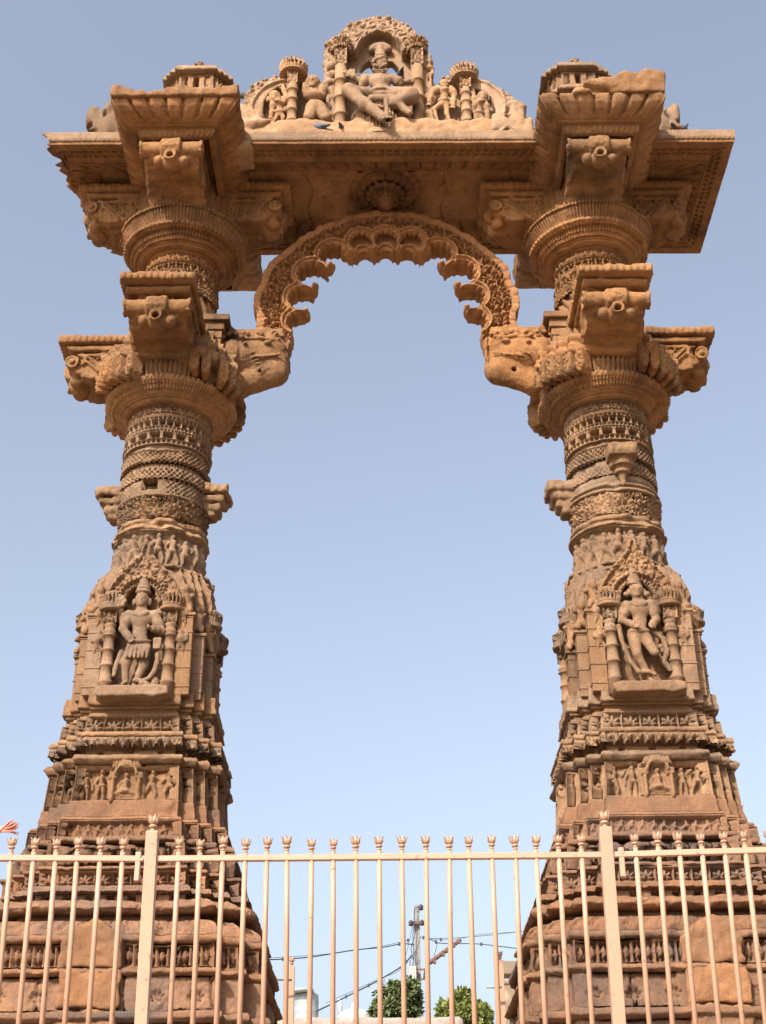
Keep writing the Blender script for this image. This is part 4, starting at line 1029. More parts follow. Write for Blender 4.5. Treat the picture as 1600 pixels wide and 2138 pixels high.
# ------------------------------------------------------------------ pediment: enthroned figure under an arch, attendants to both sides
PY = AY-.62
PB = at(806, 282, PY).z-.10
PED = thing('pediment', (LX, PY, PB), 'carved stone pediment with a seated four armed deity under a round arch, attendants beside', 'pediment')
def a1(zx, zy, d=0.): p = at(640+zx/5.333, 20+zy/5.333, PY+d); return (p.x-LX, p.z-PB)
def a3(zx, zy, d=0.): p = at(480+zx/6.154, 130+zy/6.154, PY+d); return (p.x-LX, p.z-PB)
def a4(zx, zy, d=0.): p = at(860+zx/5.926, 140+zy/5.926, PY+d); return (p.x-LX, p.z-PB)
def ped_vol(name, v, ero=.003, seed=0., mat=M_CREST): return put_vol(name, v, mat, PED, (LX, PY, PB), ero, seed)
H_ = .0105
# back slab and arch
zb = 0.
v = Vol((-.66, -.22, -.02), (.66, .30, 1.86), .0115)
sc = p_scroll(.125, .03); sc2 = p_scroll(.065, .03)
out = [(-.60, .0)]+[a1(*p) for p in ((205, 800), (200, 420), (230, 350), (320, 325), (400, 250), (510, 165), (660, 118), (800, 100), (900, 105), (1010, 135), (1130, 205), (1230, 295), (1325, 365), (1350, 450), (1350, 800))]+[(.58, .0)]
cxa, cza = a1(822, 500)
def prel(A, Z, d2):
    r = np.sqrt((A-cxa)**2+((Z-cza)*.98)**2); m = ss(cza-.03-Z, .04)
    band_ = ss(.275-r, .01)
    h = band_*sc(A, Z+2, 1, 1)+.03*ss(np.abs(r-.262)-.014, .01)-.02*ss(np.abs(r-.24)-.006, .008)+.02*ss(np.abs(r-.216)-.012, .01)+.012*ss(np.abs((fr(np.arctan2(Z-cza, A-cxa)*11)-.5))-.25, .2)*ss(np.abs(r-.24)-.012, .01)
    side = ss(.42-np.abs(A), .02)*m
    return h*m+side*sc2(A, Z, 1, 1)
top = [p for p in out if p[1] > 0] 
v.poly(out, -.06, .22, rel=prel)
inn = [a1(*p) for p in ((440, 1330), (440, 500), (560, 500), (590, 420), (650, 340), (740, 280), (822, 262), (900, 280), (990, 340), (1045, 420), (1070, 500), (1190, 500), (1190, 1330))]
v.poly(inn, -.5, .10, sub=True)
for pts in (((700, 480), (610, 550), (575, 660), (560, 760), (600, 900), (760, 900), (760, 560)), ((900, 500), (955, 490), (1030, 570), (1055, 660), (1070, 760), (1000, 900), (880, 900), (880, 560))):
    v.poly([a1(*p) for p in pts], -.5, .5, sub=True)
# parasol flower over the head
for i in range(9):
    a = math.pi*(i/8); c = a1(820, 400); v.ell((c[0]+math.cos(a)*.085, .06, c[1]+math.sin(a)*.055), (.045, .05, .04), .01)
v.cap((a1(820, 400)[0], .06, a1(820, 400)[1]), (a1(820, 560)[0], .04, a1(820, 560)[1]), .05, .07, .02)
v.rough(.008, 14, 3)
ped_vol('arch_slab', v)
for zx, w in ((375, 130), (1252, 126)):                               # columns with carved capital blocks
    x, z0 = a1(zx, 1340, -.1); _, z1 = a1(zx, 640, -.1); _, z2 = a1(zx, 470, -.1)
    w = .066
    pr = [(0, w*1.05), (.12, w)]
    for f_ in (.14, .36, .58, .80): zz = f_*(z1-z0+.2); pr += [(zz-.012, w*.95), (zz-.008, w*1.16), (zz+.012, w*1.16), (zz+.016, w*.95)]
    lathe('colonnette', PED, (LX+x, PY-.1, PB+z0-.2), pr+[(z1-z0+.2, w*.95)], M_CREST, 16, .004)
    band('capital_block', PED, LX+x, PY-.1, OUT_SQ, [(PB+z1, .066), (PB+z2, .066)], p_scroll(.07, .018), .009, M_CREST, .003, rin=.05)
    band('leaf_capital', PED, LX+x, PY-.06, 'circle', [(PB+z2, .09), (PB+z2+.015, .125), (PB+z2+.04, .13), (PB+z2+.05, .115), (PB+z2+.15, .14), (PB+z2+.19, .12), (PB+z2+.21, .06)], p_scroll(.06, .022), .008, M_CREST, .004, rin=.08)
for sx in (-1, 1):                                                    # rampant beasts stacked outside the columns
    v = Vol((-.12, -.12, 0), (.12, .12, 1.05), .0105); g = np.random.default_rng(5+sx)
    for i in range(9):
        z = .06+i*.11; v.ell((g.normal()*.02, -.02+g.normal()*.02, z), (.05+.025*g.random(), .06, .055), .02); v.cap((sx*.02, -.05, z), (sx*.08*(g.random()-.2), -.06, z+.08), .025, .018, .01)
    v.box((0, .05, .5), (.05, .05, .5), .01, .01); v.rough(.012, 15, sx)
    x, z = a1(258 if sx < 0 else 1375, 1250); ped_o = put_vol('rampant_beast', v, M_CREST, PED, (LX+x, PY, PB+z-.1), .004)
# throne drum with lozenges
x, z0 = a1(820, 1330, -.15)
band('throne_drum', PED, LX+x, PY+.03, 'circle', [(PB+z0-.15, .31), (PB+a1(820, 1090, -.15)[1], .30)], p_lozenge(.075, .03), .0095, M_CREST, .003)
# seated deity
v = Vol((-.5, -.42, -.05), (.5, .16, 1.45), .0078)
def A(zx, zy, y=0.): p = a1(zx, zy, y-.16); return (p[0], p[1], y)
J = dict(head=A(818, 630), hr=.085, noface=1, neck=A(822, 700), chest=A(822, 800, -.04), hip=A(832, 945, -.03), sl=A(670, 770, -.03), sr=A(975, 770, -.03),
         el=A(620, 850, -.02), el2=A(600, 790, .02), hl2=A(505, 735, .0), er=A(1040, 830, -.02), er2=A(1060, 810, .02), hr2=A(1150, 800, .02))
statue(v, J)
crown(v, A(820, 0)[0], 0, A(0, 590)[1], .13, .075, .05, 3)
for i in range(22):
    g = np.random.default_rng(i); a = g.random()*6.28; c = A(818, 630); v.ell((c[0]+math.cos(a)*.07, -.05-.03*g.random(), c[1]-.02+math.sin(a)*.06), (.02, .02, .02), .006)
for q, r0, r1 in (((A(780, 960), A(480, 905, -.12)), .07, .066), ((A(465, 890, -.12), A(650, 1050, -.17)), .07, .062), ((A(650, 1050, -.16), A(850, 1200, -.2)), .066, .048), ((A(850, 1205, -.18), A(925, 1225, -.22)), .045, .03),
                  ((A(900, 955), A(1160, 960, -.12)), .085, .095), ((A(1180, 960, -.08), A(1000, 1040, -.12)), .075, .07), ((A(960, 1000, -.12), A(1150, 1150, -.16)), .05, .035)):
    v.cap((q[0][0], q[0][2], q[0][1]), (q[1][0], q[1][2], q[1][1]), r0, r1, .03)
v.cap((A(720, 985, -.12)[0], -.12, A(720, 985, -.12)[1]), (A(940, 985, -.12)[0], -.12, A(940, 985, -.12)[1]), .04, .04, .02)
v.cap((A(890, 1000, -.2)[0], -.2, A(890, 1000, -.2)[1]), (A(895, 1190, -.2)[0], -.2, A(895, 1190, -.2)[1]), .026, .022, .01)
v.cap((A(700, 1060, -.15)[0], -.15, A(700, 1060, -.15)[1]), (A(850, 1090, -.15)[0], -.15, A(850, 1090, -.15)[1]), .022, .022, .01)
for i in range(3): p = A(845+i*35, 1222, -.21); v.cap((p[0], -.21, p[1]), (p[0]+.03, -.25, p[1]-.01), .015, .01, .004)
v.box((A(510, 700)[0], 0, A(510, 705)[1]), (.035, .03, .04), .01, .006)
v.rough(.006, 16, 2)
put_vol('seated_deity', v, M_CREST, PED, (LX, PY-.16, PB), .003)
# side wings
def wing(L):
    a = a3 if L else a4
    sg = -1 if L else 1
    v = Vol((-1.52 if L else .55, -.2, -.02), (-.55 if L else 1.55, .24, 1.2), .0115); sc = p_scroll(.11, .03)
    if L:
        out = [(-1.42, 0)]+[a(*p) for p in ((180, 510), (230, 390), (330, 300), (450, 245), (650, 200), (700, 130), (810, 105), (940, 130), (980, 200), (1090, 260), (1190, 330), (1230, 420))]+[(-.58, 0)]
        c = a(760, 620); inn = [a(*p) for p in ((430, 900), (430, 560), (500, 450), (600, 370), (700, 330), (740, 330), (740, 900))]
        inn2 = [a(*p) for p in ((860, 900), (860, 280), (960, 250), (1300, 500), (1300, 900))]
    else:
        out = [(.58, 0)]+[a(*p) for p in ((200, 250), (330, 190), (400, 130), (560, 105), (760, 140), (830, 200), (950, 215), (1090, 280), (1210, 360), (1290, 450), (1400, 480))]+[(1.50, 0)]
        c = a(700, 520); inn = [a(*p) for p in ((720, 800), (720, 320), (800, 300), (900, 340), (980, 420), (1040, 560), (1060, 800))]
        inn2 = [a(*p) for p in ((190, 800), (190, 300), (300, 200), (500, 240), (610, 260), (610, 800))]
    def rel(Aa, Z, d2):
        r = np.sqrt((Aa-c[0])**2+(Z-c[1])**2)
        return ss(-(r-.40), .01)*sc(Aa, Z+2, 1, 1)+.03*ss(np.abs(r-.385)-.018, .01)
    v.poly(out, -.05, .2, rel=rel); v.poly(inn, -.5, .06, sub=True); v.poly(inn2, -.5, .08, sub=True)
    v.rough(.012, 12, sg); ped_vol('wing_slab', v)
    xz = a(800, 900) if L else a(680, 800); cap_z = a(800, 250)[1] if L else a(670, 240)[1]
    h = cap_z-xz[1]+.12
    pr = [(0, .06), (.16, .056)]
    for f_ in (.2, .38, .56, .72): pr += [(f_*h-.012, .052), (f_*h-.008, .063), (f_*h+.01, .063), (f_*h+.014, .052)]
    lathe('colonnette', PED, (LX+xz[0], PY-.1, PB+xz[1]-.12), pr+[(h-.14, .05)], M_CREST, 14, .003)
    band('capital_block', PED, LX+xz[0], PY-.1, OUT_SQ, [(PB+cap_z-.15, .058), (PB+cap_z, .06)], p_scroll(.06, .016), .009, M_CREST, .003, rin=.05)
    band('basket_finial', PED, LX+xz[0], PY-.06, 'circle', [(PB+cap_z, .09), (PB+cap_z+.012, .150), (PB+cap_z+.035, .155), (PB+cap_z+.045, .135), (PB+cap_z+.10, .155), (PB+cap_z+.165, .16), (PB+cap_z+.185, .13), (PB+cap_z+.20, .05)], p_sum(p_holes(.052, .03, .42, .80, .5), p_scroll(.04, .006)), .0075, M_CREST, .003, rin=.08)
    def person(name, J, crownh=None, seed=0., rad=.8, extra=None, y=-.08):
        v = Vol((-1.6, -.3, -.05), (1.6, .2, 1.3), .01) if False else None
        xs = [q[0] for k_, q in J.items() if isinstance(q, tuple)]; zs = [q[1] for k_, q in J.items() if isinstance(q, tuple)]
        v = Vol((min(xs)-.14, -.2, min(zs)-.12), (max(xs)+.14, .16, max(zs)+.18), .0078)
        statue(v, J, rad=rad)
        if extra: extra(v)
        v.rough(.004, 26, seed); put_vol(name, v, M_CREST, PED, (LX, PY+y, PB), .003, seed)
    if L:
        person('attendant_statue', dict(head=a(585, 525), hr=.075, neck=a(620, 570), chest=a(650, 610), hip=a(650, 735), sl=a(580, 585), sr=a(705, 590), el=a(555, 660), hl=a(545, 730), er=a(735, 520), hr_=a(700, 420),
               kl=a(600, 800), al=a(530, 880), kr=a(700, 790), ar=a(650, 890)), seed=1)
        def belly(v): p = a(1100, 560); v.ell((p[0], -.06, p[1]), (.12, .075, .06), .05); p, q = a(1080, 690), a(1030, 850); v.cap((p[0], -.03, p[1]), (q[0], -.08, q[1]), .085, .06, .03); p, q = a(1150, 690), a(1240, 840); v.cap((p[0], -.02, p[1]), (q[0], -.06, q[1]), .085, .06, .03)
        person('dwarf_statue', dict(head=a(1070, 350), hr=.095, neck=a(1080, 430), chest=a(1090, 500), hip=a(1110, 660), sl=a(1000, 470), sr=a(1190, 470), el=a(990, 400), hl=a(1050, 420, -.05), er=a(1210, 400), hr_=a(1150, 400), kl=a(1030, 780), al=a(1000, 880), kr=a(1230, 760), ar=a(1220, 880)), seed=2, rad=1., extra=belly)
        v = Vol((-1.62, -.34, -.3), (-1.0, .2, .62), .0125)           # broken snout lying on the eave
        v.poly([a(*p, -.22) for p in ((-40, 520), (60, 430), (150, 520), (330, 600), (440, 660), (430, 740), (540, 760), (300, 890), (400, 900), (280, 1110), (-60, 1150))], -.26, .12, rnd=.06)
        p, q = a(150, 820, -.24), a(500, 750, -.24); v.cap((p[0], -.24, p[1]), (q[0], -.24, q[1]), .05, .02, .04); v.rough(.02, 6, 1); ped_vol('broken_snout', v, .01)
    else:
        person('headless_statue', dict(head=a(395, 275), hr=.05, noface=1, neck=a(400, 300), chest=a(405, 370), hip=a(395, 510), sl=a(330, 340), sr=a(480, 345), el=a(250, 390), hl=a(225, 480), er=a(520, 420), hr_=a(510, 510),
               kl=a(270, 590, ), al=a(320, 740), fl=a(400, 780), kr=a(430, 640), ar=a(480, 770)), seed=3, rad=.9)
        person('attendant_statue', dict(head=a(870, 440), hr=.065, neck=a(850, 490), chest=a(830, 530), hip=a(820, 660), sl=a(765, 515), sr=a(900, 520), el=a(760, 600), er=a(925, 600), hr_=a(930, 660), el2=a(760, 440), hl2=a(750, 390), kl=a(790, 750), al=a(780, 790), kr=a(880, 760), ar=a(910, 800)), seed=4)
        v = Vol((.95, -.34, -.3), (1.62, .2, .62), .0125)
        v.poly([a(*p, -.22) for p in ((965, 700), (985, 580), (1060, 560), (1180, 570), (1230, 480), (1300, 440), (1420, 470), (1420, 850), (1330, 850), (1200, 800), (1090, 800), (980, 790))], -.26, .12, rnd=.06)
        p, q = a(1110, 790, -.25), a(1330, 620, -.25); v.cap((p[0], -.25, p[1]), (q[0], -.25, q[1]), .014, .014, .01); p = a(1190, 600, -.25); v.ell((p[0], -.26, p[1]), (.03, .05, .03), .006, True)
        p = a(1260, 500, -.16); v.ell((p[0], -.16, p[1]), (.10, .09, .08), .05); v.rough(.018, 6, 1); ped_vol('broken_snout', v, .01)
wing(True); wing(False)
v = Vol((-1.56, -.30, -.14), (1.56, .36, .14), .017)
v.box((0, .05, -.02), (1.5, .30, .11), .03).rough(.035, 5).rough(.015, 16)
ped_vol('rough_ledge', v, .006)

# ------------------------------------------------------------------ the cusped arch
ARY0, ARY1 = AY-.03, AY+.33
ARCH = thing('cusped_arch', (LX, AY+.12, 10.0), 'slender orange sandstone arch with deep carved cusps between the two elephant brackets', 'arch')
v = Vol((-1.55, -.22, -.2), (1.55, .26, 1.72), .0105)
NS = 11; CZ0 = .28; OW, OH, IW, IH = 1.35, 1.19, .90, .80
OUTL = [(1.30, -.17), (1.31, .0), (1.335, .04), (1.315, .12), (1.315, .20), (1.355, .30), (1.36, .42), (1.345, .52), (1.30, .62), (1.285, .70), (1.265, .80), (1.21, .90), (1.14, .97), (1.08, 1.03), (1.02, 1.10), (.94, 1.19), (.86, 1.26), (.80, 1.30), (.70, 1.385), (.58, 1.44), (.50, 1.46), (.40, 1.525), (.26, 1.56), (.18, 1.56), (.08, 1.59)]
INL = [(.98, -.17), (.96, -.06), (.94, .05), (.82, .27), (.75, .56), (.59, .85), (.39, 1.02), (.14, 1.06)]
outer = OUTL+[(-x, z) for x, z in OUTL[::-1]]
inner = INL+[(-x, z) for x, z in INL[::-1]]
SIDE = [((.885, .13), .135), ((.865, .425), .150), ((.765, .735), .165), ((.545, .985), .155)]
TOPC = [((.265, 1.165), .125), ((0., 1.185), .13), ((-.265, 1.165), .125)]
SC_ = SIDE+TOPC+[((-c[0], c[1]), q) for c, q in SIDE[::-1]]
cc = [c for c, q in SC_]; RR_ = [q for c, q in SC_]
TIPS = [((.84, .275), .72), ((.765, .575), .74), ((.61, .865), .74), ((.40, 1.035), .75), ((.135, 1.06), .45)]
TIPS = TIPS+[((-p[0], p[1]), q) for p, q in TIPS[::-1]]
sc = p_scroll(.088, .085); sc2 = p_scroll(.05, .02)
OUTP = np.array(outer+[(-1.3, -.3), (1.3, -.3)][:0])
def arel(A_, Z, d2):
    dout = poly2(A_, Z, np.array(outer))
    rad = np.sqrt((A_/OW)**2+((Z-CZ0)/OH)**2)
    dmin = np.full(np.broadcast(A_, Z).shape, 9.)
    for c, RC in SC_: dmin = np.minimum(dmin, np.sqrt((A_-c[0])**2+(Z-c[1])**2)-RC)
    ph = np.arctan2((Z-CZ0)*OW/OH, A_)
    u = ph*1.25; w = (rad-.7)*1.3
    car = sc(u+3, w+1, 1, 1)
    rimo = ss(np.abs(dout)-.075, .006)
    m = ss(.055-dmin, .01)*(1-rimo)
    h = car*m-.02*rimo-.010*rimo*ss(np.abs(fr(ph*11)-.5)-.12, .1)
    h = h+.022*ss(np.abs(dmin-.042)-.011, .008)-.02*ss(np.abs(dmin-.02)-.008, .008)
    return h
v.poly(outer+inner[::-1], -.14, .13, rel=arel)
for c, RC in SC_:
    if abs(math.degrees(math.atan2(c[1]-CZ0, c[0]))-90) < 24:            # blind scallops of the crown with a smaller arch inside
        v.cyl((c[0], -.5, c[1]), (c[0], -.0, c[1]), RC, sub=True)
        q_ = np.array((c[0], c[1]))-.085*np.array((c[0], c[1]-CZ0))/math.hypot(c[0], c[1]-CZ0)
        v.cyl((q_[0], -.07, q_[1]), (q_[0], .1, q_[1]), .095, k=.004).cyl((q_[0], -.5, q_[1]), (q_[0], -.03, q_[1]), .07, sub=True)
        q_ = q_-.05*np.array((c[0], c[1]-CZ0))/math.hypot(c[0], c[1]-CZ0); v.cyl((q_[0], -.5, q_[1]), (q_[0], .5, q_[1]), .07, sub=True)
    else: v.cyl((c[0], -.5, c[1]), (c[0], .5, c[1]), RC, sub=True)
# inner cusped lining of every scallop, set back behind the face, with pointed drops
for c, RC in SC_:
    a = math.atan2(c[1]-.45, c[0])
    for q in np.linspace(-1.5, 1.5, 7):
        b = a+q; p = (c[0]+math.cos(b)*RC*1.0, c[1]+math.sin(b)*RC*1.0)
        if p[1] < .16 and abs(p[0]) < 1.0 or math.hypot(p[0]/.9, (p[1]-.28)/.8) < .97: continue
        v.ell((p[0], -.075, p[1]), (.026, .05, .026), .006)
        v.ell((p[0], .06, p[1]), (.03, .08, .03), .012)
# scrolled tips between the scallops
for (px, pz), s_ in TIPS:
    a = math.atan2(pz-.40, px); p = np.array((px, pz)); t = np.array((-math.sin(a), math.cos(a)))*(1 if a < math.pi/2 else -1); nn = -np.array((math.cos(a), math.sin(a)))
    if pz > .95: t = t*.8
    base = p-nn*.06; e = p+nn*.01*s_
    v.cap((base[0], 0, base[1]), (e[0], 0, e[1]), .05, .04*s_, .02, fy=2.2)
    c2 = e+nn*.02*s_+t*.02*s_
    v.ell((c2[0], -.03, c2[1]), (.05*s_, .11, .05*s_), .015)
    v.ell((c2[0], -.13, c2[1]), (.034*s_, .035, .034*s_), .004)
    c3 = c2+t*.05*s_+nn*.018*s_; v.ell((c3[0], -.04, c3[1]), (.030*s_, .075, .030*s_), .008)
    c4 = c2-t*.055*s_-nn*.02*s_; v.ell((c4[0], -.05, c4[1]), (.030*s_, .06, .030*s_), .008)
v.rough(.006, 18, 1)
put_vol('arch_ring', v, M_ARCH, ARCH, (LX, AY+.12, 10.0), .003)
boxes('key_block', ARCH, [((LX, AY+.22, 11.57), (.42, .09, .14))], M_WARM, .01)
# ------------------------------------------------------------------ the fence
def painted_iron():
    m, nt, b = nodes_of('cream_paint_on_iron'); N, L = nt.nodes, nt.links
    ge = N.new('ShaderNodeNewGeometry'); n1 = N.new('ShaderNodeTexNoise'); n1.inputs['Scale'].default_value = 26; n1.inputs['Detail'].default_value = 9; n1.inputs['Roughness'].default_value = .7
    n2 = N.new('ShaderNodeTexNoise'); n2.inputs['Scale'].default_value = 5; n2.inputs['Detail'].default_value = 6
    for n in (n1, n2): L.new(ge.outputs['Position'], n.inputs['Vector'])
    r1 = N.new('ShaderNodeMapRange'); r1.inputs[1].default_value = .60; r1.inputs[2].default_value = .68; L.new(n1.outputs['Fac'], r1.inputs[0])
    a = N.new('ShaderNodeMix'); a.data_type = 'RGBA'; a.inputs[6].default_value = (.30, .165, .108, 1); a.inputs[7].default_value = (.385, .228, .15, 1); L.new(n2.outputs['Fac'], a.inputs[0])
    c = N.new('ShaderNodeMix'); c.data_type = 'RGBA'; c.inputs[7].default_value = (.17, .075, .04, 1); L.new(a.outputs[2], c.inputs[6]); L.new(r1.outputs[0], c.inputs[0])
    L.new(c.outputs[2], b.inputs['Base Color']); b.inputs['Roughness'].default_value = .5
    bp = N.new('ShaderNodeBump'); bp.inputs['Strength'].default_value = .25; bp.inputs['Distance'].default_value = .003; L.new(n1.outputs['Fac'], bp.inputs['Height']); L.new(bp.outputs[0], b.inputs['Normal'])
    return m
M_CREAM = painted_iron()
FY = 6.0; LEAN = R(5.5)
RZ = at(800, 1790, FY).z                                              # height of the top rail
FOOT = TZ
def lean(p): return (p[0], p[1]-math.tan(LEAN)*(p[2]-RZ), p[2])
def bud(name, parent, p, s, rot=0.):
    """ball and lotus bud of a bar tip: one mesh"""
    V, Fs = [], []
    prof = [(0, .3), (.05, .55), (.14, .62), (.20, .45), (.24, .34), (.27, .38), (.30, .62), (.38, .86), (.46, .92), (.54, .86), (.60, .42), (.63, .46), (.70, .8), (.80, .98), (.95, 1.0), (1.1, .88), (1.22, .7), (1.3, .35), (1.33, 0.02)]
    n = 14
    for z, r in prof:
        for k in range(n): a = 2*math.pi*k/n; V.append((p[0]+math.sin(a)*r*s*.0165, p[1]-math.cos(a)*r*s*.0165, p[2]+z*s*.042))
    for j in range(len(prof)-1): Fs += [(j*n+k, j*n+(k+1) % n, (j+1)*n+(k+1) % n, (j+1)*n+k) for k in range(n)]
    for k in range(6):                                                # six pointed petals flaring out at the tip
        a = 2*math.pi*k/6+rot; c, s_ = math.cos(a), math.sin(a)
        rows = [(.66, .6, .45), (.85, 1.06, .62), (1.05, 1.10, .55), (1.25, 1.12, .34), (1.42, 1.42, .03)]
        b = len(V)
        for z, r, w in rows:
            for q, dr in ((-1, -.10), (0, .10), (1, -.10)):
                x, y = (r+dr)*s*.0165, q*w*s*.0165
                V.append((p[0]+x*c-y*s_, p[1]+x*s_+y*c, p[2]+z*s*.042))
        for z, r, w in rows:
            for q, dr in ((-1, -.14), (0, .0), (1, -.14)):
                x, y = (r+dr-.12)*s*.0165, q*w*s*.0165
                V.append((p[0]+x*c-y*s_, p[1]+x*s_+y*c, p[2]+z*s*.042))
        for j in range(4):
            for q in range(2):
                Fs.append((b+j*3+q, b+j*3+q+1, b+j*3+q+4, b+j*3+q+3)); Fs.append((b+15+j*3+q+3, b+15+j*3+q+4, b+15+j*3+q+1, b+15+j*3+q))
        for j in range(4):
            for q in (0, 2): Fs.append((b+j*3+q, b+j*3+q+3, b+15+j*3+q+3, b+15+j*3+q))
    return add(name, V, Fs, M_CREAM, parent)
def fence(label, xs_px, x_from, x_to, y_at, ang, pivot, posts=(), hinge=None):
    """rail, bars with lotus buds and posts of one fence section; ang swings its free end towards the viewer"""
    pv = at(pivot, 1790, FY).x
    def P(xpx, z):
        x = at(xpx, 1790, FY).x; d = x-pv
        return lean((pv+d*math.cos(ang), FY-abs(d)*math.sin(abs(ang)), z))
    root = thing('fence_section', P((x_from+x_to)/2, FOOT), label, 'fence', 'cream metal fence in front of the gateway')
    r = .0112
    a, b = P(x_from, RZ), P(x_to, RZ)
    boxes_r = []
    # rail: a flat bar with softened edges
    A_, B_ = Vector(a), Vector(b); d = (B_-A_).normalized(); nrm = Vector((0, 0, 1)); sd_ = d.cross(nrm)
    def rail(z, nm):
        V = []
        for q in (A_, B_):
            for u, w in ((-.013, -.010), (-.010, -.013), (.010, -.013), (.013, -.010), (.013, .010), (.010, .013), (-.010, .013), (-.013, .010)):
                p = Vector(lean((q.x, q.y+math.tan(LEAN)*(q.z-RZ), z)))+sd_*u+nrm*w; V.append(tuple(p))
        Fs = [(k, (k+1) % 8, 8+(k+1) % 8, 8+k) for k in range(8)]+[tuple(range(8))[::-1], tuple(range(8, 16))]
        add(nm, V, Fs, M_CREAM, root, False)
    rail(RZ, 'rail'); rail(FOOT+.16, 'rail')
    g = np.random.default_rng(int(abs(x_from)+7))
    for x in xs_px:
        j = g.normal()*.0022
        zb = RZ+.028+g.normal()*.002
        pts = [P(x, FOOT+.02), P(x, RZ-.3), P(x, zb)]
        pts = [(p[0]+j*i, p[1], p[2]) for i, p in enumerate(pts)]
        o = tube('bar', root, pts, r, M_CREAM, 10, None)
        f = bud('finial', None, pts[-1], 1.0+.05*g.normal(), g.random()); f.parent = o; f.location = Vector(f.location)-wloc(o); f.rotation_euler = (g.normal()*.03, g.normal()*.03, 0)
    for x in posts:
        z1 = RZ+.118; V = []
        for z in (FOOT-.02, z1-.004, z1):
            p = P(x, z); w = .0262 if z < z1 else .022
            V += [(p[0]-w, p[1]-w, p[2]), (p[0]+w, p[1]-w, p[2]), (p[0]+w, p[1]+w, p[2]), (p[0]-w, p[1]+w, p[2])]
        Fs = [(l*4+k, l*4+(k+1) % 4, l*4+4+(k+1) % 4, l*4+4+k) for l in (0, 1) for k in range(4)]+[(8, 9, 10, 11)]
        o = add('post', V, Fs, M_CREAM, root, False); md = o.modifiers.new('bevel', 'BEVEL'); md.width = .004; md.segments = 2
        f = bud('finial', None, P(x, z1), 1.22); f.parent = o; f.location = Vector(f.location)-wloc(o)
    if hinge:
        x = hinge; p = P(x, RZ+.012); boxes('latch', root, [((p[0], p[1]-.004, p[2]-.004), (.012, .014, .020)), ((p[0], p[1]-.004, p[2]-.02), (.024, .016, .006)), ((p[0], p[1]-.004, p[2]-.06), (.011, .014, .05))], M_CREAM, .003)
    return root
mid = [372, 418, 465, 511, 558, 604.6, 650.8, 697.4, 744, 792, 840, 887, 934, 981, 1028, 1075, 1122, 1168, 1215]
fence('middle section of the cream metal fence between the two thick posts, lotus bud tips', mid, 324, 1260, 0, 0, 800, (316, 1268))
fence('left section of the cream metal fence, left of the left thick post', [-200, -154, -108, -62, -17, 29, 74, 120, 165, 211, 257], -230, 306, 0, R(3.2), 316, (), 290)
fence('right section of the cream metal fence, right of the right thick post', [1328, 1373, 1419, 1465, 1511, 1557, 1602, 1648, 1694, 1740, 1786], 1279, 1815, 0, R(4.5), 1268, (), 1297)

# ------------------------------------------------------------------ behind the gateway
M_WALL = stone('parapet_plaster', (.30, .24, .19), (.36, .29, .23), (.2, .17, .14), .6)
p0, p1 = at(596, 2124, 19.), at(966, 2126, 19.)
v = Vol((p0.x-.3, -.16, 0), (p1.x+.1, .16, p1.z-TZ+.05), .03)
v.box(((p0.x-.3+p1.x)/2, 0, (p1.z-TZ)/2), ((p1.x-p0.x+.3)/2, .15, (p1.z-TZ)/2), .06).rough(.02, 4)
o = put_vol('parapet_wall', v, M_WALL, None, (0, 19., TZ), .01); tag(o, 'low weathered boundary wall with rounded top behind the gateway', 'wall', kind='thing')

M_TANKG = plain('grey_white_plastic', (.22, .255, .265), .45, .06, 3); M_TANKW = plain('white_plastic', (.36, .36, .36), .4, .05, 3)
M_LIME = plain('cream_limewash', (.40, .31, .215), .85, .12, 1.2, bump=.1); M_DARKW = plain('dark_window_glass', (.03, .035, .04), .15, .1); M_FRAME = plain('brown_wood_frame', (.16, .08, .045), .6, .2)
BY = 34.
def building(x0, x1, y0, y1, ztop, label):
    root = thing('house', ((x0+x1)/2, (y0+y1)/2, 0), label, 'house')
    boxes('wall', root, [(((x0+x1)/2, (y0+y1)/2, ztop/2), ((x1-x0)/2, (y1-y0)/2, ztop/2))], M_LIME, .03)
    boxes('roof', root, [(((x0+x1)/2, (y0+y1)/2, ztop+.06), ((x1-x0)/2+.2, (y1-y0)/2+.2, .06))], M_LIME, .02)
    n = max(1, int((x1-x0)/2.6))
    for i in range(n):
        x = x0+(i+.5)*(x1-x0)/n
        for z in (ztop-2.0,):
            f = boxes('window', root, [((x-.5, y0-.01, z), (.05, .05, .65)), ((x+.5, y0-.01, z), (.05, .05, .65)), ((x, y0-.01, z+.62), (.45, .05, .04)), ((x, y0-.01, z-.62), (.45, .06, .04))], M_FRAME)
            q = boxes('pane', None, [((x, y0-.004, z), (.45, .012, .58))], M_DARKW); q.parent = f; q.location = Vector(q.location)-wloc(f)
    return root
tb = at(640, 2136, BY)
building(at(560, 2131, BY).x, at(830, 2131, BY).x, BY-1.5, BY+5, tb.z-.72, 'flat roofed cream house behind the wall carrying the water tanks')
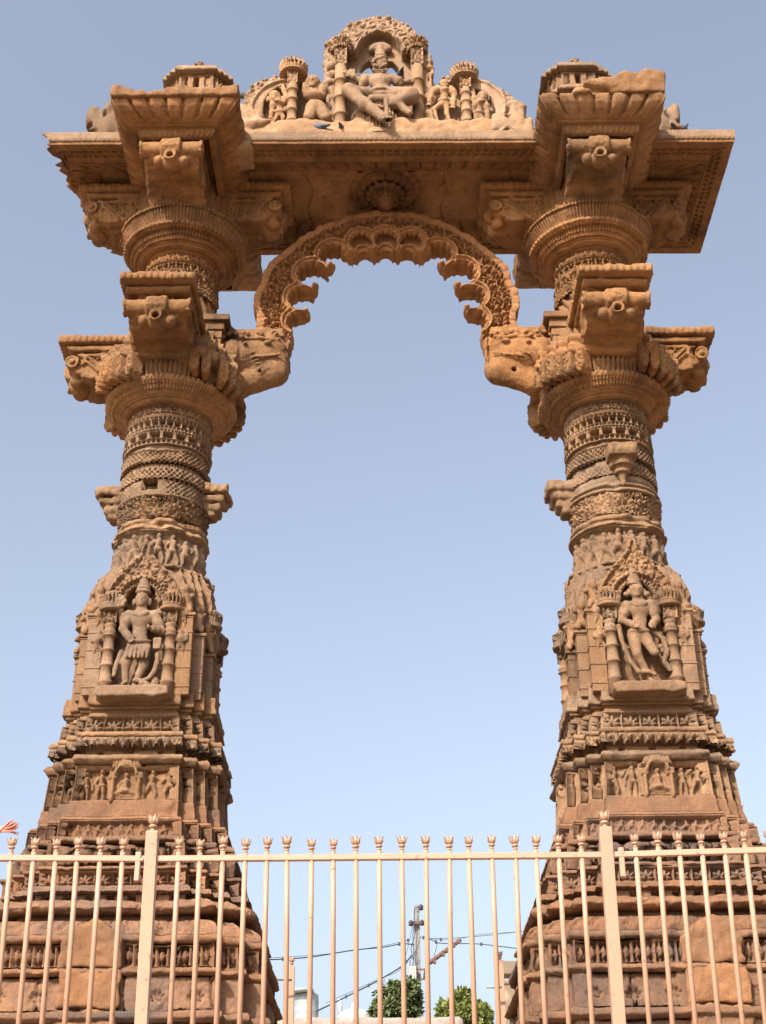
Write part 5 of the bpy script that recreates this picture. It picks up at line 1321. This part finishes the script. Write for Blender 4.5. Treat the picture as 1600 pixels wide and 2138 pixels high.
def tank(x0, x1, ytop, ybot, mat, label, ribs, kind):
    a, b = at(x0, ybot, BY), at(x1, ybot, BY); r = (b.x-a.x)/2; cx = (a.x+b.x)/2; z0 = tb.z-.6; h = at((x0+x1)/2, ytop, BY).z-z0
    root = thing('water_tank', (cx, BY, z0), label, 'water tank', 'plastic water tanks on the roof')
    pr = [(0, r)]
    if kind == 0:
        for i in range(ribs): z = h*.78*(i+.5)/ribs; pr += [(z-.05*h, r), (z-.02*h, r*1.025), (z+.02*h, r*1.025), (z+.05*h, r)]
        pr += [(h*.80, r*.99), (h*.83, r*1.02), (h*.97, r*.98), (h, r*.9), (h*1.005, .05)]
    else:
        for i in range(ribs): z = h*.62*(i+.5)/ribs; pr += [(z-.05*h, r), (z-.02*h, r*1.02), (z+.02*h, r*1.02), (z+.05*h, r)]
        pr += [(h*.66, r*.99), (h*.74, r*.93), (h*.80, r*.6), (h*.83, r*.22), (h*.84, .05)]
    lathe('tank_body', root, (cx, BY, z0), pr, mat, 36)
    if kind == 0: lathe('lid', root, (cx-.1, BY-.2, z0+h), [(0, .28), (.06, .28), (.08, .1)], mat, 20)
    else:
        lathe('lid', root, (cx, BY, z0+h*.80), [(0, r*.22), (h*.14, r*.2), (h*.16, r*.1)], mat, 20)
        for q in (-.82, .05): tube('vent_pipe', root, [(cx+q*r, BY-.1, z0+h*.7), (cx+q*r, BY-.1, z0+h*1.02)], .05, mat, 8)
    return root
tank(614, 665, 2076, 2128, M_TANKG, 'pale grey ribbed plastic water tank nearest the left pillar base', 4, 0)
tank(704, 778, 2090, 2129, M_TANKW, 'wide white plastic water tank with two stub pipes, beside the dark tree', 3, 1)
M_RUST = plain('rusted_iron', (.10, .055, .040), .8, .35, 9)
p = at(620, 2074, BY+1); o = boxes('rooftop_sheet', None, [((p.x+.05, BY+1.2, p.z+.02), (.25, .3, .035)), ((p.x+.05, BY+1.2, tb.z+.4), (.03, .03, .5))], M_RUST, .005); tag(o, 'rusty brown sheet edge on a stand behind the grey tank', 'metal sheet')

# utility pole with its fittings
M_CONC = plain('weathered_concrete_pole', (.17, .168, .16), .9, .35, 5, bump=.2); M_BOX = plain('pale_meter_box', (.25, .25, .235), .6, .12); M_BLACK = plain('black_insulation', (.02, .02, .022), .6, .2)
UY = 30.
pt = at(870, 1891, UY); pb = at(875, 2138, UY)
POLE = thing('utility_pole', (pt.x, UY, 0), 'grey concrete utility pole with meter box and wires behind the gateway', 'utility pole')
V = []
for z, w in ((0, .09), (pt.z, .058)): V += [(pt.x-w, UY-w*.8, z), (pt.x+w, UY-w*.8, z), (pt.x+w, UY+w*.8, z), (pt.x-w, UY+w*.8, z)]
add('pole', V, [(0, 1, 5, 4), (1, 2, 6, 5), (2, 3, 7, 6), (3, 0, 4, 7), (4, 5, 6, 7)], M_CONC, POLE, False)
def u(x, y): return at(x, y, UY)
q = u(872, 1930); boxes('crossarm', POLE, [((q.x, UY-.13, q.z), (.16, .03, .03))], M_RUST)
for x, y in ((858, 1931), (881, 1930), (879, 1898)):
    q = u(x, y); lathe('insulator', POLE, (q.x, UY-.14, q.z-.06), [(0, .03), (.02, .055), (.05, .04), (.07, .055), (.1, .04), (.12, .02)], M_BLACK, 12)
    boxes('bracket', POLE, [((q.x+(.05 if x < 870 else -.05), UY-.13, q.z), (.07, .012, .012))], M_RUST)
q = u(862, 2038); boxes('meter_box', POLE, [((q.x, UY-.2, q.z), (.075, .07, .15))], M_BOX, .01)
q0, q1 = u(858, 2028), u(888, 2048)
boxes('frame', POLE, [(((q0.x+q1.x)/2, UY-.17, q0.z), ((q1.x-q0.x)/2, .02, .015)), (((q0.x+q1.x)/2, UY-.17, q1.z), ((q1.x-q0.x)/2, .02, .015)), ((q1.x, UY-.17, (q0.z+q1.z)/2), (.015, .02, (q0.z-q1.z)/2))], M_RUST)
a, b = u(888, 2030), u(960, 1973); c = u(886, 2046)
tube('lamp_arm', POLE, [(c.x, UY-.15, c.z), (a.x, UY-.2, a.z), (a.x+.06, UY-.25, a.z+.12), (b.x, UY-.5, b.z)], [.025, .03, .05, .045], M_RUST, 8)
for i in range(6):
    g = np.random.default_rng(i); t = g.random(); q = a.lerp(b, t); boxes('clamp', POLE, [((q.x, UY-.25-.25*t, q.z), (.03, .06, .035))], M_RUST)
for k, (xs, ys) in enumerate((((866, 862, 864, 861, 866), (1900, 1960, 2000, 2030, 2050)), ((872, 858, 863, 858), (1935, 1985, 2010, 2046)), ((868, 856, 857, 864), (1990, 2012, 2050, 2066)))):
    tube('drop_wire', POLE, [tuple(u(x, y)-Vector((0, .18+.02*k, 0))) for x, y in zip(xs, ys)], .009, M_BLACK, 5)
def cable(label, pts, r=.016, Y0=UY, Y1=UY, fit=()):
    n = len(pts); P = []
    ctl = [at(x, y, Y0+(Y1-Y0)*i/(n-1)) for i, (x, y) in enumerate(pts)]
    for i in range(n-1):
        p0 = ctl[max(i-1, 0)]; p1 = ctl[i]; p2 = ctl[i+1]; p3 = ctl[min(i+2, n-1)]
        for j in range(6):
            t = j/6; P.append(tuple(.5*((2*p1)+(p2-p0)*t+(2*p0-5*p1+4*p2-p3)*t*t+(3*p1-p0-3*p2+p3)*t**3)))
    P.append(tuple(ctl[-1]))
    o = tube('power_cable', None, P, r*.6, M_BLACK, 6); tag(o, label, 'cable', 'overhead cables at the utility pole')
    for f in fit:
        q = P[min(len(P)-1, int(f*(len(P)-1)))]; b = boxes('cable_clip', None, [(q, (.022, .02, .032))], M_BLACK, .006); b.parent = o; b.location = Vector(b.location)-o.location
    return o
cable('black cable from the pole drooping left across the sky', [(866, 1973), (840, 1971), (800, 1978), (740, 1984), (660, 1997), (610, 2002), (560, 2004)], .02, UY, UY-3, (.22, .9))
cable('thin wire running above the left drooping cable', [(858, 1962), (800, 1975), (700, 1990), (640, 1996), (570, 2000)], .008, UY, UY-3, (.05,))
cable('thick service cable falling steeply left from the meter box to the roofs', [(860, 1995), (840, 2017), (800, 2042), (770, 2058), (730, 2078), (690, 2098), (660, 2112)], .026, UY, UY-1, (.12, .5, .7))
cable('second thin service wire falling left under the pole bracket', [(862, 1932), (850, 1985), (835, 2025), (790, 2045), (740, 2068), (680, 2095)], .009, UY, UY-1)
cable('upper wire from the pole to the right pillar', [(876, 1956), (900, 1960), (960, 1958), (1020, 1953), (1100, 1944), (1180, 1938)], .010, UY, UY-2, (.12, .65))
cable('middle wire sagging right from the pole', [(876, 1957), (915, 1962), (950, 1962), (985, 1955), (1010, 1951), (1080, 1946)], .008, UY, UY-1, (.25,))
cable('lower black cable sagging right from the pole', [(886, 1955), (908, 1966), (925, 1970), (995, 1971), (1050, 1977), (1085, 1981), (1160, 1986)], .017, UY, UY-2, (.22, .55))
cable('short loop of wire hanging down to the rusted lamp arm', [(914, 1968), (910, 1985), (905, 2002)], .01, UY, UY)

# trees: trunk with limbs, crown of leaf clumps
M_BARK = plain('brown_bark', (.12, .085, .06), .95, .3, 12, bump=.5)
def leaf_mat(name, c):
    m = plain(name, c, .6, .35, .9); return m
M_LEAFD = leaf_mat('dark_green_leaf', (.060, .080, .024)); M_LEAFY = leaf_mat('yellow_green_leaf', (.12, .14, .028))
def tree(label, x0, x1, ytop, ybot, Y, mat, seed, nleaf=16000, ls=.10):
    g = np.random.default_rng(seed); a, b = at(x0, ytop, Y), at(x1, ytop, Y); cx = (a.x+b.x)/2; W = (b.x-a.x)/2; ztop = a.z; zlow = at(x0, ybot, Y).z
    root = thing('tree', (cx, Y, 0), label, 'tree', 'trees behind the boundary wall')
    tube('trunk', root, [(cx, Y, 0), (cx+.1, Y, zlow*.5), (cx-.05, Y+.1, zlow-.3), (cx, Y, zlow+.6)], [.22, .18, .13, .06], M_BARK, 10)
    zc = (zlow+ztop)/2; Hh = (ztop-zlow)/2
    cl = []
    for i in range(90):
        while True:
            p = g.uniform(-1, 1, 3)
            if .25 < np.linalg.norm(p) < 1: break
        p = p/np.linalg.norm(p)*(.30+.70*g.random()); tz = p[2]*.5+.5; wd = (1.05-.62*tz**1.5); c = np.array((cx+p[0]*W*.9*wd+.12*W*math.sin(tz*5+seed), Y+p[1]*W*.8*wd, zc+p[2]*Hh*.92)); cl.append((c, W*(.07+.20*g.random()**2)))
    for i in range(9): c, r = cl[i]; tube('limb', root, [(cx, Y, zlow-.2), tuple((np.array((cx, Y, zlow))+c)/2+np.array((0, 0, .15))), tuple(c)], [.07, .045, .015], M_BARK, 6)
    V, Fs = [], []
    P = np.empty((nleaf, 3)); k = g.integers(0, len(cl), nleaf)
    C = np.array([c for c, r in cl])[k]; Rr = np.array([r for c, r in cl])[k]
    d = g.normal(size=(nleaf, 3)); d /= np.linalg.norm(d, axis=1)[:, None]
    P = C+d*Rr[:, None]*(.35+.75*g.random(nleaf)[:, None]**.6)
    ax = d+g.normal(size=(nleaf, 3))*.6; ax[:, 2] -= .25; ax /= np.linalg.norm(ax, axis=1)[:, None]
    sd_ = np.cross(ax, g.normal(size=(nleaf, 3))); sd_ /= np.linalg.norm(sd_, axis=1)[:, None]
    l = ls*(.6+.8*g.random(nleaf))[:, None]; nrm = np.cross(ax, sd_)
    Vv = np.stack([P, P+ax*l*.5+sd_*l*.24+nrm*l*.06, P+ax*l, P+ax*l*.5-sd_*l*.24+nrm*l*.06], 1).reshape(-1, 3)
    add('crown', Vv, np.arange(nleaf*4).reshape(-1, 4), mat, root, False)
    return root
tree('dense dark green tree in front of the utility pole, beside the white tank', 772, 893, 2036, 2150, 28., M_LEAFD, 3)
tree('bright yellow green bushy tree right of the utility pole', 902, 1040, 2066, 2175, 26., M_LEAFY, 8)

# rear fence posts, pipe stubs and the cream pillar seen past the right base
def rear_post(x, y, label):
    p = at(x, y, 15.5); root = thing('rear_fence_post', (p.x, 15.5, TZ), label, 'fence post', 'cream posts of the fence behind the gateway')
    boxes('post', root, [((p.x, 15.5, (TZ+p.z)/2), (.035, .035, (p.z-TZ)/2))], M_CREAM, .004)
    bud('finial', root, (p.x, 15.5, p.z), 1.6)
rear_post(609, 2018, 'cream rear fence post with lotus bud beside the left pillar base')
rear_post(1044, 2006, 'cream rear fence post with lotus bud beside the right pillar base')
p = at(1028, 2061, 15.3); tag(tube('pipe_stub', None, [(p.x-.06, 15.3, p.z), (p.x+.1, 15.32, p.z)], .014, M_BOX, 10), 'short white pipe stub sticking out left of the right rear post', 'pipe')
p = at(594, 2046, 15.3); tag(tube('pipe_stub', None, [(p.x-.08, 15.3, p.z), (p.x+.08, 15.32, p.z)], .010, M_RUST, 10), 'short dark rod sticking out beside the left rear post', 'pipe')
p = at(1059, 2014, 20.); GP = thing('garden_pillar', (p.x, 20, 0), 'cream plastered pillar with a moulded cap behind the right pillar base', 'pillar')
boxes('shaft', GP, [((p.x+.02, 20, (p.z-.3)/2), (.17, .17, (p.z-.3)/2))], M_LIME, .01)
boxes('cap', GP, [((p.x+.02, 20, p.z-.03), (.15, .15, .05)), ((p.x+.02, 20, p.z-.12), (.185, .185, .04)), ((p.x+.02, 20, p.z-.27), (.19, .19, .025))], M_LIME, .01)
p = at(2, 1904, 22.); GQ = thing('garden_pillar', (p.x-.15, 22, 0), 'cream masonry pillar peeking out at the left edge behind the left base', 'pillar')
boxes('shaft', GQ, [((p.x-.15, 22, (p.z-.1)/2), (.19, .19, (p.z-.1)/2))], M_LIME, .01); boxes('cap', GQ, [((p.x-.15, 22, p.z-.05), (.23, .23, .05))], M_LIME, .01)

# pennant tassel on a leaning staff just outside the left edge
M_FLAG = plain('faded_pink_cloth', (.62, .25, .17), .8, .2, 4)
q = at(0, 1735, 7.5); FL = thing('pennant', (q.x-.25, 7.5, TZ), 'faded pinkish cloth tassel blowing in at the left edge above the fence', 'flag')
tube('staff', FL, [(q.x-.25, 7.5, TZ), (q.x-.25, 7.5, q.z+.4)], .012, M_RUST, 8)
g = np.random.default_rng(4)
for i in range(26):
    t = g.normal()*.012; e = at(30+g.random()*12-abs(t)*400, 1733+g.normal()*7-6, 7.5)
    tube('strand', FL, [(q.x-.25, 7.5+t, q.z+.02+t), (q.x-.12, 7.5+t*2, q.z+.015+t), (q.x, 7.5+t*2, q.z+t), (e.x, 7.5+t*3, e.z)], [.006, .009, .009, .002], M_FLAG, 5)

# ------------------------------------------------------------------ pigeons
M_PIG = plain('blue_grey_feathers', (.065, .08, .105), .8, .35, 20); M_PIGD = plain('dark_grey_feathers', (.05, .055, .07), .7, .3, 20)
def bird(label, p, ang, s=1., mat=M_PIG, pitch=0.):
    root = thing('pigeon', p, label, 'pigeon', 'pigeons perched on the gateway')
    v = Vol((-.2, -.09, -.01), (.22, .09, .24), .008)
    v.ell((0, 0, .09), (.10, .058, .06), .01, tilt=.25).cap((.06, 0, .12), (.09, 0, .175), .038, .024, .02).ell((.10, 0, .19), (.027, .022, .024), .008).cap((.12, 0, .187), (.145, 0, .18), .007, .003, .003)
    for sg in (-1, 1): v.cap((.03, sg*.05, .1), (-.14, sg*.025, .055), .028, .008, .01, fy=.5)
    v.cap((-.09, 0, .07), (-.19, 0, .045), .03, .022, .02, fy=1.0)
    for sg in (-1, 1): v.cap((.0, sg*.02, .05), (.01, sg*.02, 0), .008, .006, .006).cap((.01, sg*.02, .005), (.04, sg*.025, .004), .005, None, .004)
    s *= .62; V, Fs = v.mesh(); c, s_ = math.cos(ang), math.sin(ang); V = V*s
    V = np.stack([V[:, 0]*c-V[:, 1]*s_, V[:, 0]*s_+V[:, 1]*c, V[:, 2]], 1)+np.array(p)
    add('body', V, Fs, mat, root)
    for sg in (-1, 1):
        e = np.array((.112*s, sg*.021*s, .195*s)); e = np.array((e[0]*c-e[1]*s_, e[0]*s_+e[1]*c, e[2]))+np.array(p)
        lathe('eye', root, (e[0], e[1], e[2]-.004*s), [(0, .001), (.002*s, .005*s), (.006*s, .005*s), (.008*s, .001)], M_BLACK, 8)
    return root
bird('blue grey pigeon at the feet of the dwarf statue, tail to the viewer', at(664, 275, PY-.24), R(150), 1.15)
bird('small dark pigeon at the foot of the left column of the central arch', at(713, 273, PY-.24), R(80), .8, M_PIGD)
bird('blue grey pigeon on the shoulder of the seated deity', at(748, 172, PY-.1), R(20), 1.3)
bird('dark pigeon perched inside the arch right of the deity head', at(837, 162, PY+.05), R(100), 1.0, M_PIGD)
bird('dark pigeon on the lintel right of the right monster head, left one of a pair', at(1412, 277, AY-.6), R(60), 1.05, M_PIGD)
bird('dark pigeon on the lintel near its right end, right one of a pair', at(1425, 277, AY-.55), R(10), 1.05, M_PIGD)
bird('small dark pigeon in front of the left wing of the pediment, by the broken snout', at(508, 208, PY+.2), R(190), 1.0, M_PIGD)
for o in list(bpy.data.objects):                                       # trims that were given in world coordinates
    pass
